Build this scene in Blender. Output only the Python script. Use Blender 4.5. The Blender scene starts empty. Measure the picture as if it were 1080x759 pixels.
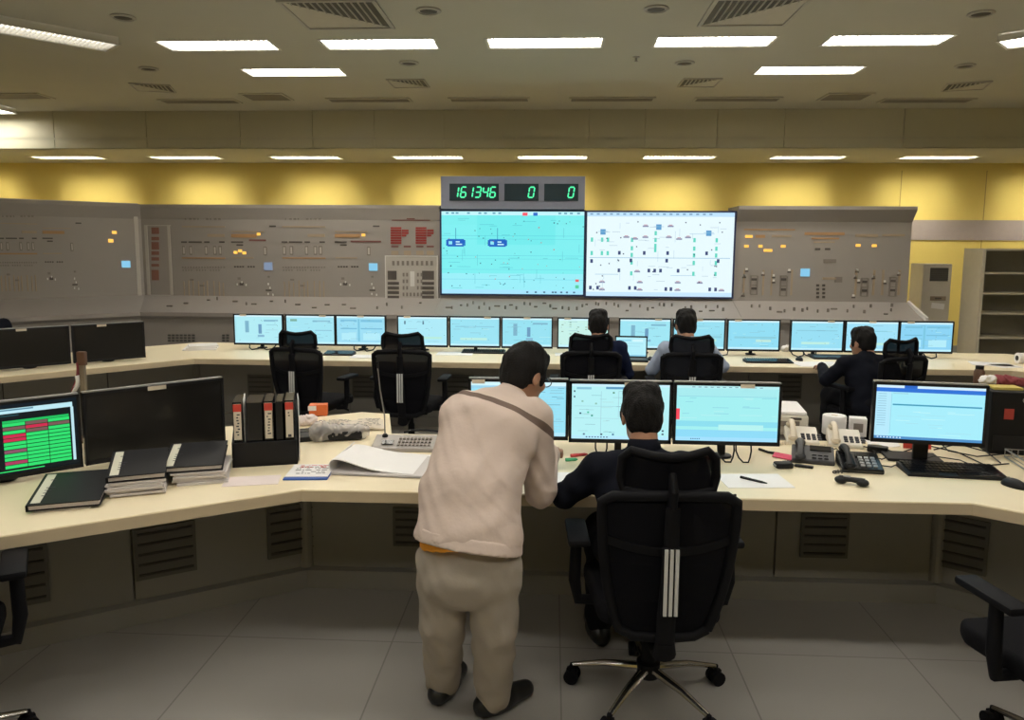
import bpy, bmesh, math, random
import numpy as np
from math import sin, cos, pi, radians, sqrt, atan2
from mathutils import Vector, Matrix
random.seed(7)
SC = bpy.context.scene
COL = SC.collection

# ------------------------------------------------------------------ camera, exposure, world
CAM_H, FPX, PCX, PCY = 1.80, 810.0, 540.0, 361.5
YAW, PIT, ROL = radians(3), radians(7), radians(.35)
_fw = Vector((-sin(YAW)*cos(PIT), cos(YAW)*cos(PIT), -sin(PIT)))
_r0 = Vector((cos(YAW), sin(YAW), 0)); _u0 = _r0.cross(_fw)
_R = _r0*cos(ROL) + _u0*sin(ROL); _U = _u0*cos(ROL) - _r0*sin(ROL)
_O = Vector((0, 0, CAM_H))
cam_data = bpy.data.cameras.new('camera'); cam = bpy.data.objects.new('camera', cam_data); COL.objects.link(cam)
cam_data.sensor_width = 36; cam_data.sensor_fit = 'HORIZONTAL'; cam_data.lens = FPX/1080*36
cam_data.shift_y = -(379.5-PCY)/1080
cam_data.clip_start = .05; cam_data.clip_end = 100
cam.matrix_world = Matrix(((_R.x, _U.x, -_fw.x, 0), (_R.y, _U.y, -_fw.y, 0), (_R.z, _U.z, -_fw.z, CAM_H), (0, 0, 0, 1)))
SC.camera = cam
SC.view_settings.view_transform = 'Standard'; SC.view_settings.look = 'None'
SC.view_settings.exposure = 0; SC.view_settings.gamma = 1; SC.view_settings.use_curve_mapping = False
world = bpy.data.worlds.new('world'); SC.world = world; world.use_nodes = True
world.node_tree.nodes['Background'].inputs[0].default_value = (.02, .02, .02, 1)
LIGHT_POWER = 24.5           # emission of the ceiling luminaires
LIGHT_COL = (1.0, .95, .85)
WASH_POWER = 62.0             # luminaires that wash the back wall

# ------------------------------------------------------------------ measuring
def ray(x, y): return _fw + _R*((x-PCX)/FPX) - _U*((y-PCY)/FPX)
def atz(x, y, z):
    d = ray(x, y); return _O + d*((z-CAM_H)/d.z)
def aty(x, y, Y):
    d = ray(x, y); return _O + d*(Y/d.y)
def atplane(x, y, p, n):
    d = ray(x, y); return _O + d*((Vector(p)-_O).dot(n)/d.dot(n))

# ------------------------------------------------------------------ materials
MATS = {}
def lin(c):
    if isinstance(c, str):
        c = [int(c[i:i+2], 16)/255 for i in (0, 2, 4)]
        c = [x/12.92 if x <= .04045 else ((x+.055)/1.055)**2.4 for x in c]
    return tuple(c)
def mat(name, col, rough=.5, metal=0, spec=.5, noise=.06, scale=12, bump=0, bscale=60, alpha=1, trans=0, coat=0):
    if name in MATS: return MATS[name]
    m = bpy.data.materials.new(name); m.use_nodes = True; nt = m.node_tree; b = nt.nodes['Principled BSDF']
    col = lin(col)
    b.inputs['Roughness'].default_value = rough; b.inputs['Metallic'].default_value = metal
    b.inputs['Specular IOR Level'].default_value = spec
    b.inputs['Alpha'].default_value = alpha; b.inputs['Transmission Weight'].default_value = trans
    b.inputs['Coat Weight'].default_value = coat
    tc = nt.nodes.new('ShaderNodeTexCoord'); n = nt.nodes.new('ShaderNodeTexNoise')
    n.inputs['Scale'].default_value = scale; n.inputs['Detail'].default_value = 3
    nt.links.new(tc.outputs['Object'], n.inputs['Vector'])
    mx = nt.nodes.new('ShaderNodeMix'); mx.data_type = 'RGBA'
    mx.inputs[6].default_value = tuple(min(1, c*(1-noise)) for c in col)+(1,)
    mx.inputs[7].default_value = tuple(min(1, c*(1+noise)) for c in col)+(1,)
    nt.links.new(n.outputs['Fac'], mx.inputs[0]); nt.links.new(mx.outputs[2], b.inputs['Base Color'])
    if bump:
        n2 = nt.nodes.new('ShaderNodeTexNoise'); n2.inputs['Scale'].default_value = bscale; n2.inputs['Detail'].default_value = 4
        nt.links.new(tc.outputs['Object'], n2.inputs['Vector'])
        bp = nt.nodes.new('ShaderNodeBump'); bp.inputs['Strength'].default_value = bump; bp.inputs['Distance'].default_value = .01
        nt.links.new(n2.outputs['Fac'], bp.inputs['Height']); nt.links.new(bp.outputs['Normal'], b.inputs['Normal'])
    MATS[name] = m; return m
def emit(col, s=1.0, name=None):
    col = lin(col); key = name or 'glow_%d_%d_%d_%d' % (col[0]*255, col[1]*255, col[2]*255, s*100)
    if key in MATS: return MATS[key]
    m = bpy.data.materials.new(key); m.use_nodes = True; b = m.node_tree.nodes['Principled BSDF']
    b.inputs['Base Color'].default_value = (.01, .01, .01, 1); b.inputs['Roughness'].default_value = .4
    b.inputs['Specular IOR Level'].default_value = .2
    b.inputs['Emission Color'].default_value = col+(1,); b.inputs['Emission Strength'].default_value = s
    MATS[key] = m; return m

M_ceil = mat('ceiling_paint', (.51, .49, .41), .85, noise=.03, scale=2)
M_fascia = mat('fascia_board', (.60, .57, .43), .8, noise=.03, scale=2)
M_yellow = mat('yellow_wall_paint', (.73, .585, .175), .7, noise=.03, scale=3)
M_stripe = mat('grey_wall_band', (.36, .31, .31), .6)
M_desk = mat('cream_laminate', (.86, .75, .53), .38, noise=.03, scale=8)
M_desk_edge = mat('desk_edge_band', (.60, .49, .33), .45)
M_front = mat('grey_desk_front', (.26, .25, .23), .6, noise=.05, scale=3)
M_vent = mat('dark_vent', (.12, .115, .105), .6)
M_panel = mat('mimic_panel_enamel', (.335, .305, .28), .55, noise=.04, scale=2)
M_panel_lt = mat('panel_pale', (.50, .465, .42), .5)
M_black = mat('black_plastic', (.008, .008, .010), .5, spec=.3, noise=.2)
M_chair = mat('chair_black_frame', (.006, .006, .008), .65, spec=.15, noise=.2)
M_blackgloss = mat('black_gloss', (.010, .010, .012), .18, noise=.1)
M_off = mat('dark_screen_glass', (.018, .017, .016), .16, noise=.05)
M_fabric = mat('black_chair_fabric', (.006, .006, .008), .9, spec=.15, noise=.3, scale=80, bump=.2, bscale=300)
M_mesh = mat('black_chair_mesh', (.007, .007, .010), .9, spec=.15, noise=.25, scale=120, alpha=.86)
M_chrome = mat('chrome', (.62, .60, .57), .22, metal=1)
M_alu = mat('brushed_aluminium', (.42, .42, .42), .4, metal=.6)
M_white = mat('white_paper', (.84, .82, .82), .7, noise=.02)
M_whiteplast = mat('white_plastic', (.72, .68, .60), .45)
M_beige = mat('beige_plastic', (.70, .62, .50), .5)
M_red = mat('red_label', (.62, .06, .04), .5)
M_orange = mat('orange_card', (.75, .16, .04), .5)
M_blue = mat('blue_card', (.03, .10, .42), .5)
M_ink = mat('dark_ink', (.04, .04, .05), .7)
M_skin = mat('skin', (.47, .25, .16), .55, noise=.08, scale=30, bump=.05, bscale=200)
M_hair = mat('black_hair', (.009, .008, .008), .75, spec=.25, noise=.3, scale=60, bump=.5, bscale=140)
M_navy = mat('navy_jacket', (.010, .012, .024), .9, spec=.15, noise=.15, scale=20, bump=.25, bscale=16)
M_shoe = mat('black_shoe_leather', (.010, .010, .010), .4)
M_clear = mat('clear_plastic_bag', (.55, .52, .52), .15, alpha=.45, bump=.8, bscale=25)
M_metal = mat('grey_wire', (.35, .34, .33), .35, metal=.8)
M_wood = mat('dark_wood_pole', (.12, .06, .035), .5)
M_pink = mat('pink_plastic', (.75, .07, .16), .4)

# ------------------------------------------------------------------ mesh building
class MB:
    def __init__(s): s.v = []; s.f = []; s.m = []; s.mats = []; s.M = Matrix.Identity(4)
    def _mi(s, m):
        if m is None: return 0
        if m not in s.mats: s.mats.append(m)
        return s.mats.index(m)
    def add(s, vs, fs, m=None):
        o = len(s.v); s.v += [tuple(s.M @ Vector(p)) for p in vs]
        i = s._mi(m)
        for f in fs: s.f.append(tuple(a+o for a in f)); s.m.append(i)
        return s
    def box(s, c, d, rot=None, m=None):
        x, y, z = (k/2 for k in d); P = [(-x,-y,-z),(x,-y,-z),(x,y,-z),(-x,y,-z),(-x,-y,z),(x,-y,z),(x,y,z),(-x,y,z)]
        c = Vector(c)
        if rot is not None: P = [rot @ Vector(p) for p in P]
        P = [Vector(p)+c for p in P]
        return s.add(P, [(0,3,2,1),(4,5,6,7),(0,1,5,4),(1,2,6,5),(2,3,7,6),(3,0,4,7)], m)
    def prism(s, poly, z0, z1, m=None):
        n = len(poly); a = sum(poly[i][0]*poly[(i+1)%n][1]-poly[(i+1)%n][0]*poly[i][1] for i in range(n))
        if a < 0: poly = poly[::-1]
        P = [(p[0], p[1], z0) for p in poly]+[(p[0], p[1], z1) for p in poly]
        return s.add(P, [tuple(range(n))[::-1], tuple(range(n, 2*n))]+[(i, (i+1)%n, (i+1)%n+n, i+n) for i in range(n)], m)
    def tube(s, path, r, n=10, m=None, cap=True, flat=1.0, up=None):
        path = [Vector(p) for p in path]; k = len(path)
        rs = r if isinstance(r, (list, tuple)) else [r]*k
        P = []; F = []; prev = None
        for i, p in enumerate(path):
            t = (path[min(i+1, k-1)]-path[max(i-1, 0)]).normalized()
            if prev is None:
                u0 = Vector(up) if up else (Vector((0,0,1)) if abs(t.z) < .9 else Vector((1,0,0)))
                a = t.cross(u0).normalized()
            else: a = (prev - t*prev.dot(t)).normalized()
            prev = a; b = a.cross(t).normalized()
            for j in range(n):
                w = 2*pi*j/n; P.append(p + a*cos(w)*rs[i] + b*sin(w)*rs[i]*flat)
        for i in range(k-1):
            for j in range(n):
                q = (j+1)%n; F.append((i*n+j, i*n+q, (i+1)*n+q, (i+1)*n+j))
        if cap: F.append(tuple(range(n))[::-1]); F.append(tuple(range((k-1)*n, k*n)))
        return s.add(P, F, m)
    def cyl(s, a, b, r, r2=None, n=20, m=None):
        a = Vector(a); b = Vector(b)
        return s.tube([a, b], [r, r if r2 is None else r2], n, m)
    def lathe(s, prof, c=(0,0,0), n=24, m=None):
        P = []; F = []
        for r, z in prof:
            for j in range(n): P.append((c[0]+r*cos(2*pi*j/n), c[1]+r*sin(2*pi*j/n), c[2]+z))
        for i in range(len(prof)-1):
            for j in range(n):
                q = (j+1)%n; F.append((i*n+j, i*n+q, (i+1)*n+q, (i+1)*n+j))
        F.append(tuple(range(n))[::-1]); F.append(tuple(range((len(prof)-1)*n, len(prof)*n)))
        return s.add(P, F, m)
    def ell(s, c, r, rot=None, n=16, m=None):
        P = []; F = []; h = n//2
        for i in range(h+1):
            t = pi*i/h
            for j in range(n):
                p = Vector((r[0]*sin(t)*cos(2*pi*j/n), r[1]*sin(t)*sin(2*pi*j/n), -r[2]*cos(t)))
                if rot is not None: p = rot @ p
                P.append(p+Vector(c))
        for i in range(h):
            for j in range(n):
                q = (j+1)%n; F.append((i*n+j, i*n+q, (i+1)*n+q, (i+1)*n+j))
        return s.add(P, F, m)
    def sheet(s, fn, nu, nv, t=.002, m=None):
        """a curved sheet with thickness: fn(u,v) -> point, offset along -normal"""
        G = [[Vector(fn(i/nu, j/nv)) for j in range(nv+1)] for i in range(nu+1)]
        top = [p for r in G for p in r]; bot = []
        for i in range(nu+1):
            for j in range(nv+1):
                du = G[min(i+1,nu)][j]-G[max(i-1,0)][j]; dv = G[i][min(j+1,nv)]-G[i][max(j-1,0)]
                bot.append(G[i][j]-du.cross(dv).normalized()*t)
        w = nv+1; N = (nu+1)*w; F = []
        for i in range(nu):
            for j in range(nv):
                a, b, c, d = i*w+j, (i+1)*w+j, (i+1)*w+j+1, i*w+j+1
                F += [(a,b,c,d), (a+N,d+N,c+N,b+N)]
        for i in range(nu): F += [(i*w, i*w+N, (i+1)*w+N, (i+1)*w), (i*w+nv, (i+1)*w+nv, (i+1)*w+nv+N, i*w+nv+N)]
        for j in range(nv): F += [(j, j+1, j+1+N, j+N), (nu*w+j, nu*w+j+N, nu*w+j+1+N, nu*w+j+1)]
        return s.add(top+bot, F, m)
    def build(s, name, m=None, parent=None, bevel=0, smooth=False, seg=2, loc=None):
        me = bpy.data.meshes.new(name); me.from_pydata(s.v, [], s.f)
        mats = s.mats or [m]
        for q in mats: me.materials.append(q if q else m)
        if len(mats) > 1: me.polygons.foreach_set('material_index', s.m)
        bm = bmesh.new(); bm.from_mesh(me)
        bmesh.ops.recalc_face_normals(bm, faces=bm.faces)
        if bevel: bmesh.ops.bevel(bm, geom=bm.edges[:], offset=bevel, segments=seg, profile=.5, affect='EDGES', clamp_overlap=True)
        if smooth:
            for f in bm.faces: f.smooth = True
            for e in bm.edges:
                if len(e.link_faces) == 2 and e.calc_face_angle(0) > radians(38): e.smooth = False
        bm.to_mesh(me); bm.free()
        o = bpy.data.objects.new(name, me); COL.objects.link(o)
        if parent: o.parent = parent
        if loc: o.location = loc
        return o
def RZ(a): return Matrix.Rotation(a, 3, 'Z')
def RX(a): return Matrix.Rotation(a, 3, 'X')
def RY(a): return Matrix.Rotation(a, 3, 'Y')
def tag(o, label=None, cat=None, group=None, kind=None):
    if label: o['label'] = label
    if cat: o['category'] = cat
    if group: o['group'] = group
    if kind: o['kind'] = kind
    return o
def empty(name, loc, rz=0, label=None, cat=None, group=None):
    o = bpy.data.objects.new(name, None); o.empty_display_size = .1; COL.objects.link(o)
    o.location = loc; o.rotation_euler = (0, 0, rz)
    return tag(o, label, cat, group)
def kids(o): return [c for c in bpy.data.objects if c.parent == o]
def copy_tree(o, loc=None, rz=None, label=None, group=None, parent=None, ch=None):
    c = o.copy(); COL.objects.link(c)
    if parent: c.parent = parent
    if loc is not None: c.location = loc
    if rz is not None: c.rotation_euler = (0, 0, rz)
    if label: c['label'] = label
    if group: c['group'] = group
    for k in list(o.children): copy_tree(k, parent=c)
    return c
def struct(mb, name, m, **k):
    o = mb.build(name, m, **k); o['kind'] = 'structure'; return o

# ------------------------------------------------------------------ the room
CZ, SZ, FY, WY = 3.90, 3.33, 12.05, 14.1
XL, XR, YB = -11.5, 10.0, -4.0
m = bpy.data.materials.new('floor_tiles'); m.use_nodes = True; nt = m.node_tree; b = nt.nodes['Principled BSDF']
tc = nt.nodes.new('ShaderNodeTexCoord'); mp = nt.nodes.new('ShaderNodeMapping'); mp.inputs['Location'].default_value = (.718, -3.31, 0)
br = nt.nodes.new('ShaderNodeTexBrick'); br.offset = 0; br.inputs['Scale'].default_value = 1
br.inputs['Brick Width'].default_value = .772; br.inputs['Row Height'].default_value = .772; br.inputs['Mortar Size'].default_value = .0035
br.inputs['Color1'].default_value = (.315, .30, .28, 1); br.inputs['Color2'].default_value = (.34, .325, .30, 1); br.inputs['Mortar'].default_value = (.20, .19, .175, 1)
nt.links.new(tc.outputs['Object'], mp.inputs[0]); nt.links.new(mp.outputs[0], br.inputs['Vector']); nt.links.new(br.outputs['Color'], b.inputs['Base Color'])
b.inputs['Roughness'].default_value = .33; b.inputs['Specular IOR Level'].default_value = .4
M_floor = m
struct(MB().box(((XL+XR)/2, (YB+WY)/2, -.05), (XR-XL, WY-YB, .1)), 'floor', M_floor)

def holed(x0, x1, y0, y1, z, holes, t=.1):
    """a ceiling slab of square panels with openings for the luminaires"""
    xs = sorted({x0, x1} | {h[0] for h in holes} | {h[1] for h in holes}); ys = sorted({y0, y1} | {h[2] for h in holes} | {h[3] for h in holes})
    mb = MB(); idx = {}
    def V(x, y):
        if (x, y) not in idx: idx[(x, y)] = len(mb.v); mb.v.append((x, y, z))
        return idx[(x, y)]
    for i in range(len(xs)-1):
        for j in range(len(ys)-1):
            cx, cy = (xs[i]+xs[i+1])/2, (ys[j]+ys[j+1])/2
            if any(h[0] < cx < h[1] and h[2] < cy < h[3] for h in holes): continue
            mb.f.append((V(xs[i], ys[j]), V(xs[i], ys[j+1]), V(xs[i+1], ys[j+1]), V(xs[i+1], ys[j]))); mb.m.append(0)
    mb.box(((x0+x1)/2, (y0+y1)/2, z+t+.05), (x1-x0, y1-y0, .04))
    return mb
LL, LW = 1.18, .38
near_row = [(-3.54+1.715*k, 8.22) for k in range(5)]
mid_row = [(-3.15, 9.47), (2.97, 9.52)]
rear_rows = [(-3.54+1.715*k, y) for y in (5.2, 2.2, -.8) for k in (0, 1, 2, 3, 4)] 
far_row = [(-2.146+2.115*k, 13.27) for k in range(-4, 6)]
side_row = [(-9.1, 12.3)]
def hole(p): return (p[0]-LL/2, p[0]+LL/2, p[1]-LW/2, p[1]+LW/2)
cm = holed(XL, XR, YB, FY, CZ, [hole(p) for p in near_row+mid_row+rear_rows])
ceil = cm.build('ceiling', M_ceil); ceil['kind'] = 'structure'
sm = holed(XL, XR, FY, WY, SZ, [hole(p) for p in far_row], .1)
sof = sm.build('trim_1', M_ceil); sof['kind'] = 'structure'
# fascia between the two ceilings, panel joints as thin grooves
fb = MB(); xs = [XL, -7.9, -6.4, -4.9, -3.75, -2.78, -1.7, -.62, .52, 1.37, 2.45, 3.45, 5.2, 7.0, XR]
for a, b2 in zip(xs[:-1], xs[1:]): fb.box(((a+b2)/2, FY+.02, (CZ+SZ)/2), (b2-a-.012, .04, CZ-SZ))
fb.box(((XL+XR)/2, FY+.05, (CZ+SZ)/2), (XR-XL, .03, CZ-SZ))
struct(fb, 'trim_2', M_fascia)
struct(MB().box(((XL+XR)/2, WY+.06, 2.0), (XR-XL+.2, .12, 4.1)), 'wall_back', M_yellow)
struct(MB().box((XL-.06, (YB+WY)/2, 2.0), (.12, WY-YB, 4.1)), 'wall_left', M_yellow)
struct(MB().box((XR+.06, (YB+WY)/2, 2.0), (.12, WY-YB, 4.1)), 'wall_right', M_yellow)
struct(MB().box(((XL+XR)/2, YB-.06, 2.0), (XR-XL+.2, .12, 4.1)), 'wall_front', M_yellow)
struct(MB().box((8.0, WY-.008, 2.17), (4.0, .016, .35)), 'trim_3', M_stripe)
sv = MB()
for x in (6.1, 7.55, 9.0): sv.box((x, WY-.003, 1.6), (.012, .006, 3.2))
struct(sv, 'trim_4', mat('wall_joint', (.42, .30, .10), .8))
struct(MB().box(((XL+XR)/2, WY-.012, .06), (XR-XL, .024, .12)), 'baseboard_back', M_front)

# ------------------------------------------------------------------ luminaires
M_lum_in = mat('luminaire_reflector', (.80, .78, .72), .35, noise=.01)
M_lum_rim = mat('luminaire_rim', (.62, .60, .55), .5)
M_tube = emit(LIGHT_COL, LIGHT_POWER, 'luminaire_glow')
M_rear = emit(LIGHT_COL, LIGHT_POWER*.72, 'overhead_luminaire_glow')
M_lum_far = mat('louver_anodised', (.30, .28, .24), .4, noise=.02)
M_wash = emit((1.0, .93, .74), WASH_POWER, 'wall_wash_glow')
M_dimtube = emit(LIGHT_COL, 2.2, 'spent_luminaire_glow')
def luminaire(x, y, z, rz, label, group, tube=M_tube, depth=.06, blades=17, bl=.026):
    r = empty('ceiling_light', (x, y, z), rz, label, 'ceiling light', group)
    L, W = LL, LW; d = depth
    h = MB()
    h.box((0, 0, d+.012), (L, W, .02)); h.box((0, W/2-.006, d/2), (L, .012, d)); h.box((0, -W/2+.006, d/2), (L, .012, d))
    h.box((L/2-.006, 0, d/2), (.012, W, d)); h.box((-L/2+.006, 0, d/2), (.012, W, d))
    h.build('housing', M_lum_in, r)
    f = MB(); t = .014
    f.box((0, W/2+t/2, -.003), (L+2*t, t, .008)); f.box((0, -W/2-t/2, -.003), (L+2*t, t, .008))
    f.box((L/2+t/2, 0, -.003), (t, W, .008)); f.box((-L/2-t/2, 0, -.003), (t, W, .008))
    f.build('rim', M_lum_rim, r)
    MB().box((0, 0, d-.003), (L-.06, W-.06, .006)).build('diffuser', tube, r)
    if blades:
        g = MB()
        for k in range(blades): g.box((-L/2+L*(k+1)/(blades+1), 0, .004+bl/2), (.003, W-.03, bl))
        g.build('louver', M_lum_in if bl < .05 else M_lum_far, r)
    return r
ordn = ['first', 'second', 'third', 'fourth', 'fifth', 'sixth', 'seventh', 'eighth', 'ninth', 'tenth']
for i, (x, y) in enumerate(near_row):
    luminaire(x, y, CZ, 0, ['white ceiling light, leftmost of the five level ones in the nearest row', 'bright ceiling light directly above the dark annunciator panel, second of the nearest row', 'centre ceiling light of the nearest row, with greyish louver showing inside', 'bright ceiling light fourth from left in the nearest row, beside the square air diffuser', 'ceiling light at the right of the nearest row, slightly tilted in view'][i], 'ceiling lights of the nearest row')
luminaire(*mid_row[0], CZ, 0, 'bright ceiling light alone behind the nearest row, on the left side', 'ceiling lights behind the nearest row', blades=0)
luminaire(*mid_row[1], CZ, 0, 'bright ceiling light alone behind the nearest row, on the right side', 'ceiling lights behind the nearest row', blades=0)
for i, (x, y) in enumerate(rear_rows):
    luminaire(x, y, CZ, 0, 'recessed louvered ceiling light overhead, beyond the top edge of the view', 'ceiling lights overhead out of view', tube=M_rear, blades=0)
for i, (x, y) in enumerate(far_row):
    luminaire(x, y, SZ, 0, 'slim light in the far soffit along the yellow wall, %s from the left' % ordn[i], 'soffit lights along the yellow wall', tube=M_wash, blades=19, depth=.10, bl=.062)
luminaire(-4.95, 7.55, CZ-.075, radians(48), 'dim ribbed ceiling light set at an angle, top left corner', 'angled ceiling lights', tube=M_dimtube, blades=26)
luminaire(4.85, 7.75, CZ-.075, radians(-42), 'ribbed ceiling light set at an angle, cut by the right edge at the top', 'angled ceiling lights', tube=M_tube, blades=26)
luminaire(-8.9, 11.6, CZ-.075, 0, 'small lit ceiling light in the far upper left corner', 'angled ceiling lights', blades=0)

# ------------------------------------------------------------------ ceiling fittings
M_grille = mat('grille_dark', (.055, .048, .04), .6)
M_grille_lt = mat('diffuser_frame', (.44, .42, .38), .6)
def tri_diffuser(x, y, s, mir, label, rz=0):
    """square ceiling diffuser, one half a dark louvered triangle, the other a pale plate"""
    r = empty('air_diffuser', (x, y, CZ), rz, label, 'air vent', 'square ceiling air diffusers')
    f = MB(); t = .035 if s > .6 else .015
    for (cx, cy, w, h) in ((0, s/2-t/2, s, t), (0, -s/2+t/2, s, t), (s/2-t/2, 0, t, s-2*t), (-s/2+t/2, 0, t, s-2*t)): f.box((cx, cy, -.008), (w, h, .016))
    f.build('frame', M_grille_lt, r)
    MB().box((0, 0, -.003), (s-2*t, s-2*t, .006)).build('pale_plate', mat('diffuser_plate', (.50, .47, .40), .6) if s > .6 else M_ceil, r)
    a = s/2-t-.01
    MB().prism([(-mir*a, -a), (mir*a, -a), (mir*a, a)], -.008, -.005).build('opening', M_grille, r)
    g = MB(); n = 13 if s > .6 else 9
    for k in range(1, n):
        u = -a+2*a*k/n; g.box((mir*u, (-a+u)/2, -.013), (.010 if s > .6 else .008, u+a-.01, .012), RY(.5*mir))
    g.build('blades', M_grille_lt, r)
    return r
tri_diffuser(-1.97, 7.20, .86, 1, 'large square louvered air diffuser at the top, left of centre')
tri_diffuser(1.74, 7.24, .82, -1, 'large square louvered air diffuser at the top, right of centre')
tri_diffuser(-5.35, 10.3, .50, 1, 'small dark ceiling vent at far left above the soffit', .3)
tri_diffuser(-1.88, 10.1, .48, 1, 'small dark louvered ceiling vent left of the middle, before the fascia')
tri_diffuser(1.82, 10.15, .48, -1, 'small dark louvered ceiling vent right of the middle, before the fascia')
tri_diffuser(5.25, 10.45, .50, -1, 'small dark ceiling vent at far right above the soffit', -.3)
M_slot = mat('slot_vent_grey', (.19, .17, .14), .7)
slots = [(-5.15, 11.25, 1.15, .30), (-4.05, 10.95, .62, .5), (-2.65, 11.2, 1.2, .28), (-.93, 11.2, 1.15, .28), (.8, 11.22, 1.2, .28), (2.55, 11.25, 1.2, .28), (3.98, 11.1, .62, .5), (5.2, 11.4, 1.25, .30), (-7.6, 10.8, .9, .4)]
for i, (x, y, w, d) in enumerate(slots):
    r = empty('slot_vent', (x, y, CZ), 0, 'grey slot vent before the fascia, %s from the left' % ordn[(i+1) % 9 if i < 8 else 0], 'air vent', 'slot vents along the fascia')
    MB().box((0, 0, -.006), (w-.04, d-.04, .012)).build('slot', M_slot, r)
    f = MB(); t = .03
    for (cx, cy, a, b2) in ((0, d/2-t/2, w, t), (0, -d/2+t/2, w, t), (w/2-t/2, 0, t, d-2*t), (-w/2+t/2, 0, t, d-2*t)): f.box((cx, cy, -.008), (a, b2, .016))
    f.build('frame', M_ceil, r)
spk = [(-1.135, 7.1, 'left of the top centre'), (.877, 7.11, 'right of the top centre'), (-3.99, 7.2, 'at the upper left by the angled light'), (3.77, 7.34, 'at the upper right corner'),
       (-4.83, 9.22, 'above the far left vent'), (-1.67, 9.02, 'above the left middle vent'), (1.46, 9.1, 'above the right middle vent'), (4.66, 9.33, 'above the far right vent')]
for x, y, w in spk:
    r = empty('ceiling_speaker', (x, y, CZ), 0, 'round dark ceiling speaker ' + w, 'ceiling speaker', 'round ceiling speakers')
    MB().lathe([(.085, 0), (.11, 0), (.115, -.008), (.105, -.016), (.088, -.018), (.085, -.01)], n=28).build('ring', M_grille_lt, r, smooth=True)
    MB().lathe([(.088, 0), (.088, -.008), (.05, -.015), (.01, -.018)], n=28).build('grille', M_grille, r, smooth=True)
r = empty('smoke_detector', (.886, 8.83, CZ), 0, 'tiny ceiling sprinkler head beside the fourth light of the nearest row', 'sprinkler')
MB().lathe([(.04, 0), (.04, -.006), (.014, -.012), (.012, -.04), (.022, -.045), (.022, -.05), (.004, -.05)], n=16).build('head', M_metal, r, smooth=True); r.name = 'sprinkler_head'

# ------------------------------------------------------------------ mimic panels behind the far desk
PY = 10.5                                   # panel face
WC = Vector((-5.72, PY, 0)); WD = Vector((-.72, -.694, 0)).normalized()      # left wing: corner, direction
MIT = (Vector((-WD.y, WD.x, 0))+Vector((0, -1, 0))); MIT = (MIT if MIT.y < 0 else -MIT).normalized()
M_mk_dark = mat('panel_mark_dark', (.10, .085, .075), .6)
M_mk_mid = mat('panel_mark_grey', (.24, .21, .185), .6)
M_mk_tan = mat('panel_mark_tan', (.40, .31, .22), .6)
M_mk_or = mat('panel_mark_orange', (.44, .25, .12), .6)
M_mk_red = mat('panel_mark_red', (.33, .05, .045), .6)
M_mk_rdk = mat('panel_mark_dark_red', (.22, .09, .08), .6)
M_mk_wh = mat('panel_mark_white', (.75, .73, .70), .5)
M_lampon = emit((1.0, .55, .10), 1.3, 'amber_lamp')
M_lcd = emit('8fd4f6', .9)
M_lcd2 = emit('9fb2cf', .62)

def panel_profile(mb, p0, p1, m0=None, m1=None, top=2.375, hood=.04):
    """console cross-section swept from p0 to p1 (base, sloped bench, upright, lip)"""
    p0, p1 = Vector(p0), Vector(p1); d = (p1-p0).normalized(); n = Vector((d.y, -d.x, 0))     # n points to the room
    if n.y > 0: n = -n
    prof = [(.50, 0), (.50, .84), (.56, .88), (.56, .93), (.06, 1.10), (0, 1.12), (0, top-.20), (hood, top-.045), (hood, top), (-.5, top), (-.5, 0)]
    k = len(prof); vs = [p+(n*a if mm is None else mm*(a/mm.dot(n)))+Vector((0, 0, z)) for p, mm in ((p0, m0), (p1, m1)) for a, z in prof]
    mb.add(vs, [tuple(range(k)), tuple(range(k, 2*k))[::-1]]+[(i, (i+1) % k, (i+1) % k+k, i+k) for i in range(k)])
    return n
class Board:
    """places marks on an upright panel face from their position on it"""
    def __init__(s, root, p, u, n): s.r = root; s.p = Vector(p); s.u = Vector(u).normalized(); s.n = Vector(n).normalized(); s.rot = Matrix((s.u, -s.n, Vector((0, 0, 1)))).transposed()
    def uz(s, x, y):
        q = atplane(x, y, s.p, s.n); return ((q-s.p).dot(s.u), q.z)
    def box(s, mb, x0, y0, x1, y1, t=.008, m=None, off=0):
        u0, za = s.uz(x0, y0); u1, zb = s.uz(x1, y1); ua, zm = s.uz(x0, y1)
        w = max(.012, abs(u1-u0)); h = max(.010, abs(za-zb))
        c = s.p+s.u*((u0+u1)/2)+s.n*(t/2+off); c.z = (za+zb)/2
        mb.box(c-s.r.location, (w, t, h), s.rot, m)
    def part(s, name, m, *rects, **k):
        mb = MB()
        for r in rects: s.box(mb, *r, **k)
        return mb.build(name, m, s.r)
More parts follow.
